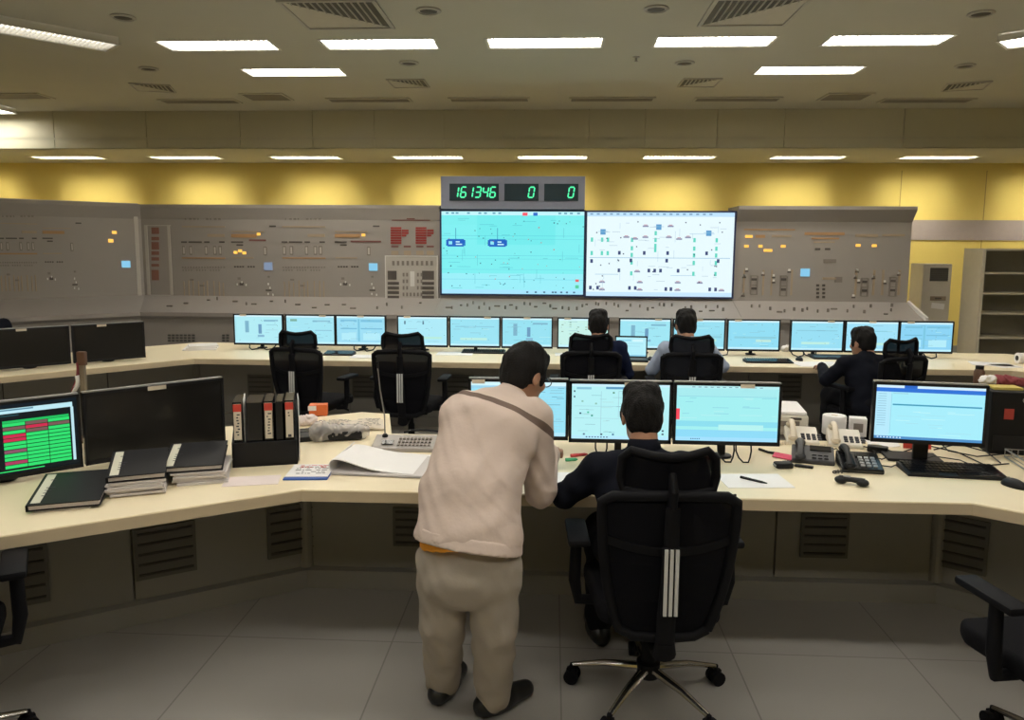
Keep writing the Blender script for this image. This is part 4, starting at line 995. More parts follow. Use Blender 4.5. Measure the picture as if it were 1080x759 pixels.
        sh = mesh_obj('shoe', [(V, Q)], M_shoe, root, loc)
        V2, Q2 = V.copy(), Q; lowm = V2[:, 2] < fz+.022
    if glasses:
        mb = MB()
        for sg in (-1, 1):
            ring = [Vector(hc+HR@np.array((sg*.033+.026*cos(w), .112, .008+.020*sin(w)))) for w in [2*pi*i/18 for i in range(19)]]
            mb.tube(ring, .0022, 6, cap=False); mb.tube([Vector(hc+HR@np.array(p)) for p in ((sg*.058, .110, .014), (sg*.076, .05, .012), (sg*.081, -.01, .006))], .0022, 6)
        mb.tube([Vector(hc+HR@np.array(p)) for p in ((-.008, .113, .010), (.008, .113, .010))], .002, 6)
        mb.v = [tuple(Vector(v)-Vector(loc)) for v in mb.v]; mb.build('glasses', mat('glasses_frame', (.05, .05, .06), .25), root, smooth=True)
    root.rotation_euler = (0, 0, rz)
    return root, A

# --- the standing man bending over the desk
def at(px, py, Y): return tuple(aty(px, py, Y))
m_jk = mat('beige_work_jacket', (.62, .505, .445), .9, spec=.2, noise=.05, scale=6, bump=.9, bscale=8)
# brown band sewn across the back of the shoulders
p0 = aty(483, 409, 2.98); p1 = aty(576, 447, 2.90); pm_ = aty(530, 422, 2.93)
def band(m, p0, p1, out, width, col):
    nt = m.node_tree; b = nt.nodes['Principled BSDF']; src = b.inputs['Base Color'].links[0].from_socket
    n = (p1-p0).cross(out).normalized(); geo = nt.nodes.new('ShaderNodeNewGeometry')
    dt = nt.nodes.new('ShaderNodeVectorMath'); dt.operation = 'DOT_PRODUCT'; dt.inputs[1].default_value = n; nt.links.new(geo.outputs['Position'], dt.inputs[0])
    sb = nt.nodes.new('ShaderNodeMath'); sb.operation = 'SUBTRACT'; sb.inputs[1].default_value = p0.dot(n); nt.links.new(dt.outputs['Value'], sb.inputs[0])
    ab = nt.nodes.new('ShaderNodeMath'); ab.operation = 'ABSOLUTE'; nt.links.new(sb.outputs[0], ab.inputs[0])
    lt = nt.nodes.new('ShaderNodeMath'); lt.operation = 'LESS_THAN'; lt.inputs[1].default_value = width/2; nt.links.new(ab.outputs[0], lt.inputs[0])
    sz = nt.nodes.new('ShaderNodeSeparateXYZ'); nt.links.new(geo.outputs['Position'], sz.inputs[0]); gt = nt.nodes.new('ShaderNodeMath'); gt.operation = 'GREATER_THAN'; gt.inputs[1].default_value = 1.04; nt.links.new(sz.outputs[2], gt.inputs[0])
    ml = nt.nodes.new('ShaderNodeMath'); ml.operation = 'MULTIPLY'; nt.links.new(lt.outputs[0], ml.inputs[0]); nt.links.new(gt.outputs[0], ml.inputs[1])
    mx = nt.nodes.new('ShaderNodeMix'); mx.data_type = 'RGBA'; mx.inputs[7].default_value = col+(1,)
    nt.links.new(ml.outputs[0], mx.inputs[0]); nt.links.new(src, mx.inputs[6]); nt.links.new(mx.outputs[2], b.inputs['Base Color'])
band(m_jk, p0, p1, Vector((0, -.85, .5)), .030, (.17, .12, .10))
m_tr = mat('beige_work_trousers', (.37, .325, .275), .9, spec=.2, noise=.06, scale=7, bump=.8, bscale=9)
hfl = Vector((.62, .72, -.42)).normalized()
J = dict(pelvis=at(490, 592, 2.66), waist=at(495, 520, 2.76), chest=at(515, 455, 2.95), neck=at(538, 420, 3.09), head=at(553, 396, 3.17), face=tuple(hfl), hup=(.22, .25, .9),
         hem=at(494, 566, 2.68), shL=at(489, 434, 3.02), shR=at(563, 440, 3.01), elL=at(480, 492, 3.26), wrL=at(510, 500, 3.46), hdL=(.2, 1, -.05), elR=at(570, 518, 2.99), wrR=at(578, 479, 3.20), hdR=(.30, 1, .10),
         hipL=at(468, 592, 2.68), hipR=at(521, 596, 2.66), knL=at(467, 652, 2.70), knR=at(521, 660, 2.66), anL=at(467, 716, 2.88), anR=at(520, 732, 2.80), toL=(0, 0, 0), toR=(0, 0, 0), hnR=(.3, 0, 1))
a = Vector(J['anL']); J['toL'] = tuple(a+Vector((.05, .17, -.05))); a = Vector(J['anR']); J['toR'] = tuple(a+Vector((.13, .12, -.05)))
base = (J['pelvis'][0], 2.84, 0)
h0, h1, h2 = Vector(at(436, 566, 2.64)), Vector(at(552, 586, 2.62)), Vector(at(495, 578, 2.50))
hq = aty(495, 578, 2.84); hq.z -= .06; h2 = Vector(at(500, 580, 2.55)); hn_ = (h1-h0).cross(Vector((hq.x, 2.84, h0.z*.5+h1.z*.5-.05))-h0).normalized(); hn_ = hn_ if hn_.z < 0 else -hn_
man, A = person(J, 'standing person in beige work jacket and trousers bending over the near desk', m_jk, m_tr, wide=1.02, hips_w=.150, head_sc=1.0, glasses=True, sleeve=.060, amp=.0035, folds=.005, hemcut=(tuple(h0), tuple(hn_)),
                torso=[(.188, .150), (.176, .135), (.185, .135)], trouser_r=(.104, .084, .070), loc=base, res=.009, curl=.9)
sh = SDF(); hd = (Vector(J['hem'])-Vector(J['waist'])).normalized()
sh.slab(Vector(J['hem'])-hd*.08, Vector(J['hem'])+hd*.12, (.178, .142), (.176, .142), Vector(J['hipR'])-Vector(J['hipL']))
s0 = aty(492, 579, 2.55); s1 = Vector(at(438, 566, 2.64)); s1.z -= .045; sn = (Vector(s0)-s1).cross(Vector((0, 1, -.12))).normalized(); sn = sn if sn.z < 0 else -sn
scut = lambda x, y, z: (x-s0.x)*sn.x+(y-s0.y)*sn.y+(z-s0.z)*sn.z
mesh_obj('orange_shirt_tail', [sh.mesh(.009, None, scut)], mat('orange_shirt', (.80, .33, .03), .8), man, base)

# --- seated people, in their own frame facing +y with the seat under the origin
def seated(drop=0, lean=.10, tw=0, face=(0, 1, -.15), el=((-.27, .14, .70), (.27, .14, .70)), wr=((-.17, .42, .79), (.17, .42, .79)), shz=.97, sw=.185, hz=1.165):
    T = lambda x, y, z: (x*cos(tw)-y*sin(tw), x*sin(tw)+y*cos(tw), z)
    l = lean
    return dict(pelvis=(0, -.08, .57), waist=(0, -.06+l*.3, .70-drop*.5), chest=(0, -.04+l*.8, .86-drop), neck=(0, -.01+l*1.2, 1.02-drop), head=(0, .03+l*1.45, hz-drop), face=face, hup=(0, .05, 1),
                hem=(0, -.08, .54), shL=T(-sw, -.02+l, shz-drop), shR=T(sw, -.02+l, shz-drop), elL=el[0], elR=el[1], wrL=wr[0], wrR=wr[1], hdL=(.25, 1, -.08), hdR=(-.25, 1, -.08),
                hipL=(-.09, -.04, .565), hipR=(.09, -.04, .565), knL=(-.13, .40, .55), knR=(.13, .40, .55), anL=(-.13, .42, .10), anR=(.13, .42, .10), toL=(-.15, .58, .05), toR=(.15, .58, .05))
def move(J, o, rz):
    c, s = cos(rz), sin(rz); out = {}
    for k, v in J.items():
        x, y = v[0]*c-v[1]*s, v[0]*s+v[1]*c
        out[k] = (x, y, v[2]) if k in ('face', 'hup', 'hdL', 'hdR', 'hnL', 'hnR') else (x+o[0], y+o[1], v[2])
    return out
M_blk = mat('black_work_jacket', (.006, .007, .013), .9, spec=.15, noise=.2, scale=20, bump=.25, bscale=14)
M_blktr = mat('dark_trousers', (.008, .008, .011), .9, spec=.15)
Js = seated(drop=.05, lean=.10, face=(0, 1, -.18), el=((-.32, .10, .80), (.29, .12, .72)), wr=((-.20, .38, .79), (.18, .40, .79)), hz=1.165, shz=.965)
person(move(Js, (.385, 2.97), radians(3)), 'seated person in black jacket at the near desk, seen from behind over the chair', M_blk, M_blktr, group=None, loc=(.385, 2.97, 0), head_sc=1.0, wide=.98)
M_navy2 = mat('navy_work_shirt', (.010, .015, .045), .9, spec=.15, noise=.15, scale=20, bump=.2, bscale=16)
M_pale = mat('pale_blue_shirt', (.36, .42, .56), .8, noise=.05, scale=12, bump=.25, bscale=16)
hx = aty(631, 342, 6.85)
Jn = seated(drop=.04, lean=.10, face=(.05, 1, -.12), hz=1.16)
person(move(Jn, (hx.x, 6.68), 0), 'seated person in navy jacket at the far desk, beside the small laptop', M_navy2, M_blktr, loc=(hx.x, 6.68, 0), head_sc=1.06)
hx = aty(724, 342, 6.85)
Jp = seated(drop=.04, lean=.14, face=(-.12, 1, -.15), el=((-.30, .14, .74), (.33, .18, .77)), wr=((-.17, .42, .79), (.36, .46, .79)), hz=1.165)
person(move(Jp, (hx.x, 6.66), 0), 'seated person in pale blue shirt at the far desk, right hand on a mouse', M_pale, M_blktr, loc=(hx.x, 6.66, 0), head_sc=1.08, top_name='shirt')
hx = aty(915, 356, 6.55)
Jr = seated(drop=.10, lean=.09, face=(-.35, 1, -.18), hz=1.13, el=((-.30, .16, .72), (.30, .10, .68)), wr=((-.20, .44, .79), (.10, .40, .76)))
person(move(Jr, (hx.x-.02, 6.38), radians(8)), 'seated person in dark clothes at the right of the far desk', M_blk, M_blktr, loc=(hx.x-.02, 6.38, 0), head_sc=1.0)
# someone at the far left edge, behind the dark monitors
pe = aty(-3, 318, 7.4)
Jl = seated(lean=.05, face=(0, 1, -.1), hz=1.24, shz=1.0)
person(move(Jl, (pe.x, 7.25), radians(75)), 'dark haired person cut by the left edge, behind the switched-off monitors', M_blk, M_blktr, loc=(pe.x, 7.25, 0))

# ------------------------------------------------------------------ things on the near desk
DZ = .75
def on(px, py): return atz(px, py, DZ)
def thing(name, p, rz, label, cat, group=None): return empty(name, (p[0], p[1], p[2] if len(p) > 2 else DZ), rz, label, cat, group)
def wscribble(mb, x0, x1, y0, y1, z, n, seed, m=None, h=.006):
    g = random.Random(seed)
    for i in range(n):
        y = y1-(y1-y0)*(i+.5)/n; x = x0
        while x < x1:
            w = g.uniform(.006, .028)
            if g.random() < .75: mb.box((min(x+w/2, x1), y, z), (w, h, .0006), m=m)
            x += w+.006
WA = radians(34)     # direction of the left wing
# binder box with upright binders
p = on(275, 495); r = thing('file_box', (p.x, p.y+.06, DZ), radians(17), 'black upright file box on the left wing, holding red-labelled binders', 'file box')
W, D, H = .30, .26, .16
MB().box((0, D/2, .006), (W, D, .012)).build('bottom_panel', M_black, r)
MB().box((0, .006, .06), (W, .012, .12)).build('front_panel', M_black, r, bevel=.003)
MB().box((0, D-.006, .13), (W, .012, .26)).build('rear_panel', M_black, r)
for sg in (-1, 1):
    x = sg*(W/2-.005); MB().add([(x-.005, 0, .01), (x+.005, 0, .01), (x+.005, D, .01), (x-.005, D, .01), (x-.005, 0, .12), (x+.005, 0, .12), (x+.005, D, .27), (x-.005, D, .27)], [(0, 3, 2, 1), (4, 5, 6, 7), (0, 1, 5, 4), (1, 2, 6, 5), (2, 3, 7, 6), (3, 0, 4, 7)]).build('side_panel', M_black, r)
rot = r.matrix_basis if False else Matrix.Rotation(radians(17), 4, 'Z')
def world_of(r_, v): return Vector(r_.location)+Matrix.Rotation(r_.rotation_euler.z, 3, 'Z') @ Vector(v)
bl = [(-.122, .046, True, 'red-topped label with dark writing, leftmost in the black file box'), (-.046, .078, False, None), (.020, .044, True, 'red-topped label with a long line of writing, mid file box'), (.070, .036, False, None), (.117, .046, True, 'red-topped label nearly blank, rightmost in the file box')]
for i, (x, w, lab, lb) in enumerate(bl):
    q = world_of(r, (x, .02, .014)); b = thing('binder', q, radians(17), ('black binder, ' + lb.replace('red-topped ', 'red ')) if lb else ('wide plain black binder, second in the file box' if i == 1 else 'plain black binder beside the right labelled one in the file box'), 'binder', 'binders in the black file box')
    hb = .30 if lab else .295
    c = MB(); c.box((0, .004, hb/2), (w-.004, .004, hb)); c.box((w/2-.004, .11, hb/2), (.003, .22, hb)); c.box((-w/2+.004, .11, hb/2), (.003, .22, hb)); c.build('cover', M_blackgloss, b)
    MB().box((0, .112, hb/2-.012), (w-.014, .19, hb-.03)).build('pages', M_white, b); MB().box((0, .112, hb-.003), (w-.010, .21, .004)).build('dust_cover', M_blackgloss, b)
    if lab:
        l = MB(); l.box((0, .0012, hb*.68), (.040, .0016, .175)); l.build('spine_label', M_beige, b)
        MB().box((0, .0002, hb*.68+.068), (.038, .0012, .036)).build('label_red_band', M_red, b)
        k = MB(); g = random.Random(i)
        for j in range(2 if i == 4 else 8): k.box((g.uniform(-.006, .006), .0002, hb*.68+.035-.014*j), (g.uniform(.006, .016), .0012, .006))
        if i == 4: k.box((0, .0002, .125), (.016, .0012, .014))
        k.build('label_writing', M_ink, b)
for px, py, sc_, lb in ((234, 438, .9, 'white papers leaning out of the file box beside the left binder'), (314, 432, 1, 'white papers leaning out of the file box at its right end')):
    q = world_of(r, (-.095 if px < 300 else .160, .05, .012 if px < 300 else .002)); b = thing('paper_sheaf', q, radians(20), lb, 'paper', 'papers at the file box')
    MB().sheet(lambda u, v: (.002*sin(v*4)+.004*v*v, .16*u, .31*v), 6, 8, .004).build('sheets', M_white, b, smooth=True)
# three binders lying in a row on paper piles
M_strip = mat('binder_pale_strip', (.62, .61, .50), .5)
def binder_lying(x, y, z, rz, w, d, label, sx=-1, tilt=.1, t=.018):
    b = thing('binder', (x, y, DZ+z+d/2*sin(tilt)+.002), rz, label, 'binder', 'black binders lying on the left wing')
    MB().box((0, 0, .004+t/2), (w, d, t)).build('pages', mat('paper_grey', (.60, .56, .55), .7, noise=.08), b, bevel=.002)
    c = MB(); c.box((0, 0, t+.0065), (w+.012, d+.012, .004)); c.box((0, 0, .002), (w+.012, d+.012, .004)); c.box((sx*(w/2+.006), 0, t/2+.004), (.004, d+.012, t+.008)); c.build('cover', mat('binder_black', (.007, .007, .009), .5, spec=.2), b, bevel=.001)
    MB().box((sx*(w/2-.022), 0, t+.0092), (.034, d*.92, .0012)).build('pale_strip', M_strip, b)
    k = MB(); wscribble(k, sx*(w/2-.03), sx*(w/2-.03)+.02, -d*.3, d*.3, t+.0101, 7, 5); k.build('strip_writing', M_ink, b)
    b.rotation_euler = (tilt, 0, rz)
    return b
def pile(px, py, rz, w, d, n, label, seed, grp='paper piles on the left wing'):
    q = Vector((px, py, DZ)); b = thing('paper_pile', (q.x, q.y, DZ), rz, label, 'paper pile', grp); g = random.Random(seed); z = 0
    mb = MB()
    for i in range(n):
        t = g.uniform(.006, .012); mb.box((g.uniform(-.008, .008), g.uniform(-.008, .008), z+t/2), (w*g.uniform(.94, 1), d*g.uniform(.94, 1), t-.001), RZ(g.uniform(-.05, .05))); z += t
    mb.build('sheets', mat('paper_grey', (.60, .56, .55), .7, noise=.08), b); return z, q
z1, q1 = pile(-1.805, 3.19, radians(24), .225, .28, 7, 'pile of grey-white papers under the middle lying binder', 1)
z2, q2 = pile(-1.60, 3.37, radians(19), .225, .28, 6, 'pile of papers under the right lying binder', 2)
z3, q3 = pile(-2.0, 3.00, radians(24), .20, .29, 1, 'thin papers under the leftmost lying binder', 3)
binder_lying(-2.0, 3.02, z3, radians(22), .25, .33, 'black glossy binder lying flat leftmost, with pale spine strip')
binder_lying(-1.815, 3.21, z1, radians(25), .215, .31, 'black binder with pale strip lying on the middle paper pile')
binder_lying(-1.64, 3.39, z2, radians(19), .24, .31, 'black binder lying right, against the dark monitor, on papers')
# single sheets and pads
def sheet_at(px, py, rz, w, d, label, m=M_white, z=0, writing=0, seed=0, name='paper_sheet', grp='loose papers on the near desk'):
    q = on(px, py); b = thing(name, (q.x, q.y, DZ+z), rz, label, 'paper', grp)
    MB().box((0, 0, .0012), (w, d, .0022)).build('sheet', m, b)
    if writing:
        k = MB(); wscribble(k, -w*.4, w*.4, -d*.42, d*.42, .0026, writing, seed, h=.004); k.build('writing', M_mk_mid, b)
    return b
sheet_at(266, 507, WA*.4, .24, .14, 'blank pinkish sheet in front of the file box', mat('pinkish_paper', (.78, .68, .66), .7))
q = on(327, 499); b = thing('folder', (q.x, q.y, DZ), radians(6), 'blue folder with white written papers on it, near the desk edge', 'folder')
MB().box((0, -.005, .004), (.20, .21, .008)).build('cover', M_blue, b, bevel=.002); MB().box((0, .015, .0095), (.195, .20, .003)).build('sheet', M_white, b)
k = MB(); wscribble(k, -.07, .07, -.05, .08, .0115, 5, 8, h=.007); k.build('writing', M_ink, b); k = MB(); wscribble(k, -.06, .06, .05, .10, .0118, 3, 9, h=.006); k.build('red_writing', M_red, b)
# big folded printout
q = on(410, 492); b = thing('printout', (q.x, q.y, DZ), radians(-3), 'large thick white folded printout on the desk left of the bending man', 'paper')
def fold(u, v):
    x = (u-.5)*.46; y = -.14+.34*v; return (x, y, .014+.055*math.exp(-((u)/.30)**2)*(1-.3*v)+.004*sin(5*u))
MB().sheet(fold, 24, 8, .004).build('upper_leaf', M_white, b, smooth=True)
def roll(u, v): w = -pi/2+pi*1.0*u; return (-.23-.020*cos(w), -.14+.34*v, .034+.030*sin(w))
MB().sheet(roll, 10, 6, .003).build('fold_edge', M_white, b, smooth=True)
l = MB()
for i in range(5): l.box((.005*sin(i*2.3), .004*cos(i*3), .001+.0022*i), (.46, .34, .0016), RZ(.01*sin(i*4)))
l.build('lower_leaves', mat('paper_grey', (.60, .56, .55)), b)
# bagged handset and boxes behind
q = on(355, 464); b = thing('bagged_parcel', (q.x, q.y, DZ), radians(12), 'dark item wrapped in a crumpled clear plastic bag, behind the printout', 'parcel')
MB().box((.03, 0, .03), (.22, .07, .05), RZ(.1)).build('dark_item', M_black, b, bevel=.012, smooth=True)
MB().tube([(-.10, -.01, .035), (-.09, .01, .05), (-.07, .0, .055), (-.06, -.02, .04)], [.02, .032, .034, .02], 10).build('knob_end', M_black, b, smooth=True)
s = SDF(); s.cap((-.10, 0, .045), (.14, .02, .04), .048, .042).cap((-.085, -.01, .05), (-.08, .01, .055), .055); V, Q = s.mesh(.008, lambda X, Y, Z: cloth(X*3, Y*3, Z*3, .005)); V[:, 2] = np.maximum(V[:, 2], .002)
bg = mesh_obj('plastic_bag', [(V, Q)], M_clear, b, (0, 0, 0))
q = on(322, 462); b = thing('desk_phone', (q.x, q.y, DZ), radians(25), 'dark flat device lying right behind the file box', 'device')
MB().box((0, 0, .018), (.12, .17, .03), RX(.08)).build('body', M_black, b, bevel=.006); MB().box((0, .03, .037), (.07, .05, .003), RX(.08)).build('screen', M_off, b)
q = on(331, 441); b = thing('cardboard_box', (q.x, q.y+.1, DZ), radians(10), 'small orange and white carton behind the file box', 'box')
MB().box((0, 0, .035), (.11, .07, .07)).build('carton', M_orange, b, bevel=.002); MB().box((-.035, -.036, .05), (.05, .003, .03)).build('label', M_white, b)
q = on(318, 450); b = thing('tissue_pack', (q.x, q.y+.03, DZ), radians(20), 'crumpled pinkish wrapper beside the file box', 'wrapper')
s = SDF(); s.cap((-.04, 0, .03), (.05, .01, .03), .03, .035); mesh_obj('wrapper', [s.mesh(.007, lambda X, Y, Z: cloth(X*4, Y*4, Z*4, .006))], mat('pinkish_paper', (.78, .68, .66)), b)
q = on(372, 450); b = thing('document_stack', (q.x, q.y, DZ), radians(14), 'open magazine with printed page, lying on the back of the left wing', 'magazine')
MB().sheet(lambda u, v: ((u-.5)*.36, (v-.5)*.25, .012+.012*sin(u*pi*2)**2), 16, 4, .01).build('pages', mat('magazine_page', (.70, .62, .52), .6), b, smooth=True)
k = MB(); wscribble(k, -.14, -.02, -.1, .1, .026, 7, 21, h=.01); wscribble(k, .03, .15, -.1, .1, .026, 6, 22, h=.012); k.build('print', M_mk_mid, b)
# gooseneck microphone console
q = on(428, 472); b = thing('microphone_console', (q.x, q.y, DZ), radians(2), 'grey paging console with buttons and a thin gooseneck, left of the bending man', 'microphone')
MB().add([(-.17, -.09, 0), (.17, -.09, 0), (.17, .09, 0), (-.17, .09, 0), (-.17, -.09, .02), (.17, -.09, .02), (.17, .09, .05), (-.17, .09, .05)], [(0, 3, 2, 1), (4, 5, 6, 7), (0, 1, 5, 4), (1, 2, 6, 5), (2, 3, 7, 6), (3, 0, 4, 7)]).build('console', mat('console_grey', (.40, .37, .35), .5), b, bevel=.004)
R = RX(.165)
for i in range(9):
    for j in range(3): MB().box((-.03+.02*i, -.055+.04*j, .026+.0066*j+.0055), (.013, .022, .006), R).build('key', M_mk_mid, b)
MB().box((-.09, -.03, .037), (.06, .05, .004), R).build('display', M_off, b)
z0 = .045; tp = aty(399, 388, q.y+.06); tq = Vector((tp.x-q.x, .06, tp.z-DZ))
MB().lathe([(.016, 0), (.016, .012), (.008, .02)], (-.12, .06, z0-.004), 14).build('socket', M_black, b, smooth=True)
MB().tube([(-.12, .06, z0+.01), (-.122, .06, .16), Vector((-.12, .06, .045)).lerp(tq, .7), tq], [.004, .004, .0035, .0035], 8).build('gooseneck', M_metal, b, smooth=True)
MB().tube([tq, tq+Vector((-.002, 0, .035))], [.007, .008], 10).build('capsule', M_black, b, smooth=True)
q = on(450, 455); b = thing('cable', (q.x, q.y-.05, DZ), 0, 'black cable looped behind the microphone console', 'cable', 'black desk cables')
MB().tube([(-.12, 0, .006), (-.08, .05, .006), (.0, .06, .006), (.08, .03, .006), (.14, .05, .006)], .006, 8).build('cord', M_black, b, smooth=True)
# papers and markers by the bending man
sheet_at(592, 508, .05, .20, .29, 'white sheet under the right forearm of the bending man', z=0, writing=0)
def pen(px, py, rz, L_, r_, m, label, grp, cap=None, z=0, name='marker_pen'):
    q = on(px, py); b = thing(name, (q.x, q.y, DZ+z), rz, label, 'pen', grp)
    MB().tube([(-L_/2, 0, r_), (L_*.3, 0, r_), (L_/2, 0, r_)], [r_, r_, r_*.45], 12).build('barrel', m, b, smooth=True)
    MB().tube([(-L_/2-.002, 0, r_), (-L_*.12, 0, r_)], r_*1.12, 12).build('cap', cap or m, b, smooth=True)
pen(603, 486, .2, .06, .008, mat('green_plastic', (.06, .42, .20), .4), 'small green marker left of the seated man, beside the red one', 'markers by the seated man')
pen(611, 481, .4, .09, .008, mat('red_plastic', (.60, .05, .06), .4), 'red marker left of the seated man, beside the green one', 'markers by the seated man')
pen(752, 485, .1, .07, .007, mat('red_plastic', (.60, .05, .06)), 'small red pen right of the seated man, under the monitor', 'markers by the seated man')
sheet_at(795, 507, .08, .30, .21, 'white sheet with a black pen on it, right of the seated man')
pen(795, 508, -.75, .13, .0055, M_black, 'black pen lying on the white sheet right of the seated man', 'pens', z=.003, name='ballpoint_pen')
q = on(826, 493); b = thing('wallet', (q.x, q.y, DZ), .1, 'small black pouch on the desk beside the dark grey phone', 'pouch')
MB().box((0, 0, .014), (.085, .055, .028)).build('pouch', M_black, b, bevel=.009, smooth=True); MB().box((-.0435, 0, .014), (.003, .035, .01)).build('clasp', M_alu, b)
q = on(829, 483); b = thing('plastic_wallet', (q.x, q.y, DZ), -.7, 'bright pink folded plastic wallet between the pouch and the phones', 'wallet')
MB().sheet(lambda u, v: ((u-.5)*.12, (v-.5)*.065, .006+.016*sin(pi*v)**2), 8, 8, .004).build('folded_sleeve', M_pink, b, smooth=True)
q = on(848, 493); b = thing('usb_adapter', (q.x, q.y, DZ), -.45, 'short flat black strip in front of the dark grey telephone', 'adapter'); MB().box((0, 0, .007), (.085, .022, .012)).build('strip', M_black, b, bevel=.003); MB().box((-.047, 0, .007), (.012, .014, .007)).build('plug', M_alu, b)
# telephones
def handset(mb, L_=.20, a=.036):
    mb.tube([(0, -L_/2, .0), (0, -L_*.36, a*.6), (0, 0, a), (0, L_*.36, a*.6), (0, L_/2, .0)], [.020, .018, .014, .018, .020], 12, flat=.8)
    mb.ell((0, -L_*.43, -.004), (.027, .028, .017)); mb.ell((0, L_*.43, -.004), (.027, .028, .017))
def phone(px, py, rz, body, hand, keym, label, off_hook=False, disp=True, keys=(3, 4), w=.17, d=.20):
    q = on(px, py); r = thing('desk_phone', (q.x, q.y, DZ), rz, label, 'telephone', 'telephones on the near desk')
    MB().add([(-w/2, -d/2, 0), (w/2, -d/2, 0), (w/2, d/2, 0), (-w/2, d/2, 0), (-w/2, -d/2, .022), (w/2, -d/2, .022), (w/2, d/2, .065), (-w/2, d/2, .065)], [(0, 3, 2, 1), (4, 5, 6, 7), (0, 1, 5, 4), (1, 2, 6, 5), (2, 3, 7, 6), (3, 0, 4, 7)]).build('base', body, r, bevel=.007)
    sl = math.atan(.043/d); R = RX(sl); zz = lambda y: .022+(y+d/2)/d*.043
    for i in range(keys[0]):
        for j in range(keys[1]):
            y = -d*.34+.026*j; MB().box((w*.02+.028*i-.0, y, zz(y)+.003), (.019, .014, .007), R).build('key', keym, r)
    if disp: y = d*.27; MB().box((w*.18, y, zz(y)+.002), (w*.5, .045, .006), R).build('display', M_off, r)
    h = MB(); h.M = Matrix.Translation((-w*.30, 0, zz(0)+.016)) @ Matrix.Rotation(sl, 4, 'X'); handset(h, .20 if body is M_whiteplast else min(.2, d*1.1), .036 if body is M_whiteplast else .020)
    h.build('handset', hand, r, smooth=True)
    c = MB(); pts = []
    for i in range(60): t = i/59; a = t*2*pi*9; pts.append((-w*.35-.02-.05*sin(pi*t)+.006*cos(a), -d/2-.02+.10*t*0-.03*sin(pi*t)+(d*.6)*t*.2, .010+.006*sin(a)))
    c.tube(pts, .0022, 5); c.build('coiled_cord', hand, r, smooth=True)
    return r
M_dkph = mat('dark_grey_phone', (.035, .035, .04), .4)
phone(845, 465, radians(-12), M_whiteplast, M_beige, M_ink, 'cream telephone with dark keys, left one beside the white printer', disp=False, keys=(4, 3))
phone(890, 468, radians(-14), M_whiteplast, M_beige, M_ink, 'cream telephone with dark keys, right one in front of the paper roll', disp=False, keys=(4, 3))
phone(857, 486, radians(-16), M_dkph, M_dkph, M_dkph, 'dark grey low telephone in front of the left cream one', w=.20, d=.14, keys=(3, 2))
phone(906, 494, radians(-10), M_blackgloss, M_black, M_alu, 'black telephone with grey keys nearest the desk edge, by the keyboard', w=.19, d=.18)
q = on(898, 511); b = thing('phone_receiver', (q.x, q.y, DZ), radians(62), 'black receiver lying on the desk in front of the black telephone', 'receiver')
h = MB(); h.M = Matrix.Translation((0, 0, .021)); handset(h, .105, .003); h.build('handset', M_black, b, smooth=True); MB().box((0, .02, .0365), (.016, .03, .004)).build('silver_button', M_alu, b)
# printer, paper roll, carton
q = on(843, 468); b = thing('printer', (q.x-.07, q.y+.38, DZ), radians(-8), 'white flat printer box behind the phones, right of the turquoise monitor', 'printer')
MB().box((0, 0, .06), (.40, .36, .115)).build('body', M_whiteplast, b, bevel=.012); MB().box((0, -.01, .128), (.38, .33, .02)).build('lid', M_white, b, bevel=.006); MB().box((0, -.183, .07), (.30, .008, .03)).build('paper_slot', M_mk_mid, b); MB().box((.13, -.183, .10), (.06, .006, .012)).build('button_strip', M_mk_dark, b)
q = on(893, 466); b = thing('paper_roll', (q.x, q.y+.20, DZ), 0, 'thick white paper roll standing behind the right cream phone', 'paper roll')
MB().lathe([(.018, 0), (.062, 0), (.065, .004), (.065, .104), (.062, .108), (.018, .108)], n=32).build('roll', M_white, b, smooth=True); MB().lathe([(.0, .001), (.018, .001), (.018, .109), (.014, .109)], n=20).build('core', M_beige, b, smooth=True)
q = on(910, 466); b = thing('small_carton', (q.x+.03, q.y+.16, DZ), radians(-15), 'small white carton right of the paper roll', 'box')
MB().box((0, 0, .052), (.09, .07, .104)).build('carton', M_white, b, bevel=.002); MB().box((0, -.0355, .05), (.05, .002, .05)).build('printed_panel', M_mk_mid, b)
for px, py, rz, lb in ((930, 468, -.2, 'white crumpled paper beside the right monitor stand'), (948, 462, .3, 'white sheet half under the right monitor')):
    q = on(px, py); b = thing('paper_sheet', (q.x, q.y, DZ), rz, lb, 'paper', 'loose papers on the near desk'); MB().sheet(lambda u, v: ((u-.5)*.16, (v-.5)*.12, .006+.006*sin(7*u+3*v)), 10, 8, .002).build('sheet', M_white, b, smooth=True)
# right: keyboard, mouse, adapters, tower, tray
def keyboard(x, y, z, rz, w, d, label, grp, keys=True):
    r = empty('keyboard', (x, y, z), rz, label, 'keyboard', grp)
    MB().add([(-w/2, -d/2, 0), (w/2, -d/2, 0), (w/2, d/2, 0), (-w/2, d/2, 0), (-w/2, -d/2, .012), (w/2, -d/2, .012), (w/2, d/2, .026), (-w/2, d/2, .026)], [(0, 3, 2, 1), (4, 5, 6, 7), (0, 1, 5, 4), (1, 2, 6, 5), (2, 3, 7, 6), (3, 0, 4, 7)]).build('tray', M_black, r, bevel=.003)
    if keys:
        k = MB(); R = RX(math.atan(.014/d))
        for j in range(5):
            for i in range(20):
                if j == 0 and 5 < i < 10: continue
                yy = -d*.40+d*.2*j; k.box((-w*.47+w*.94*(i+.5)/20, yy, .016+.014*(yy+d/2)/d), (w*.038, d*.15, .006), R)
        k.build('keys', M_blackgloss, r)
    return r
q = on(1003, 499); keyboard(q.x, q.y, DZ, radians(-6), .44, .18, 'black keyboard in front of the right monitor', 'keyboards')
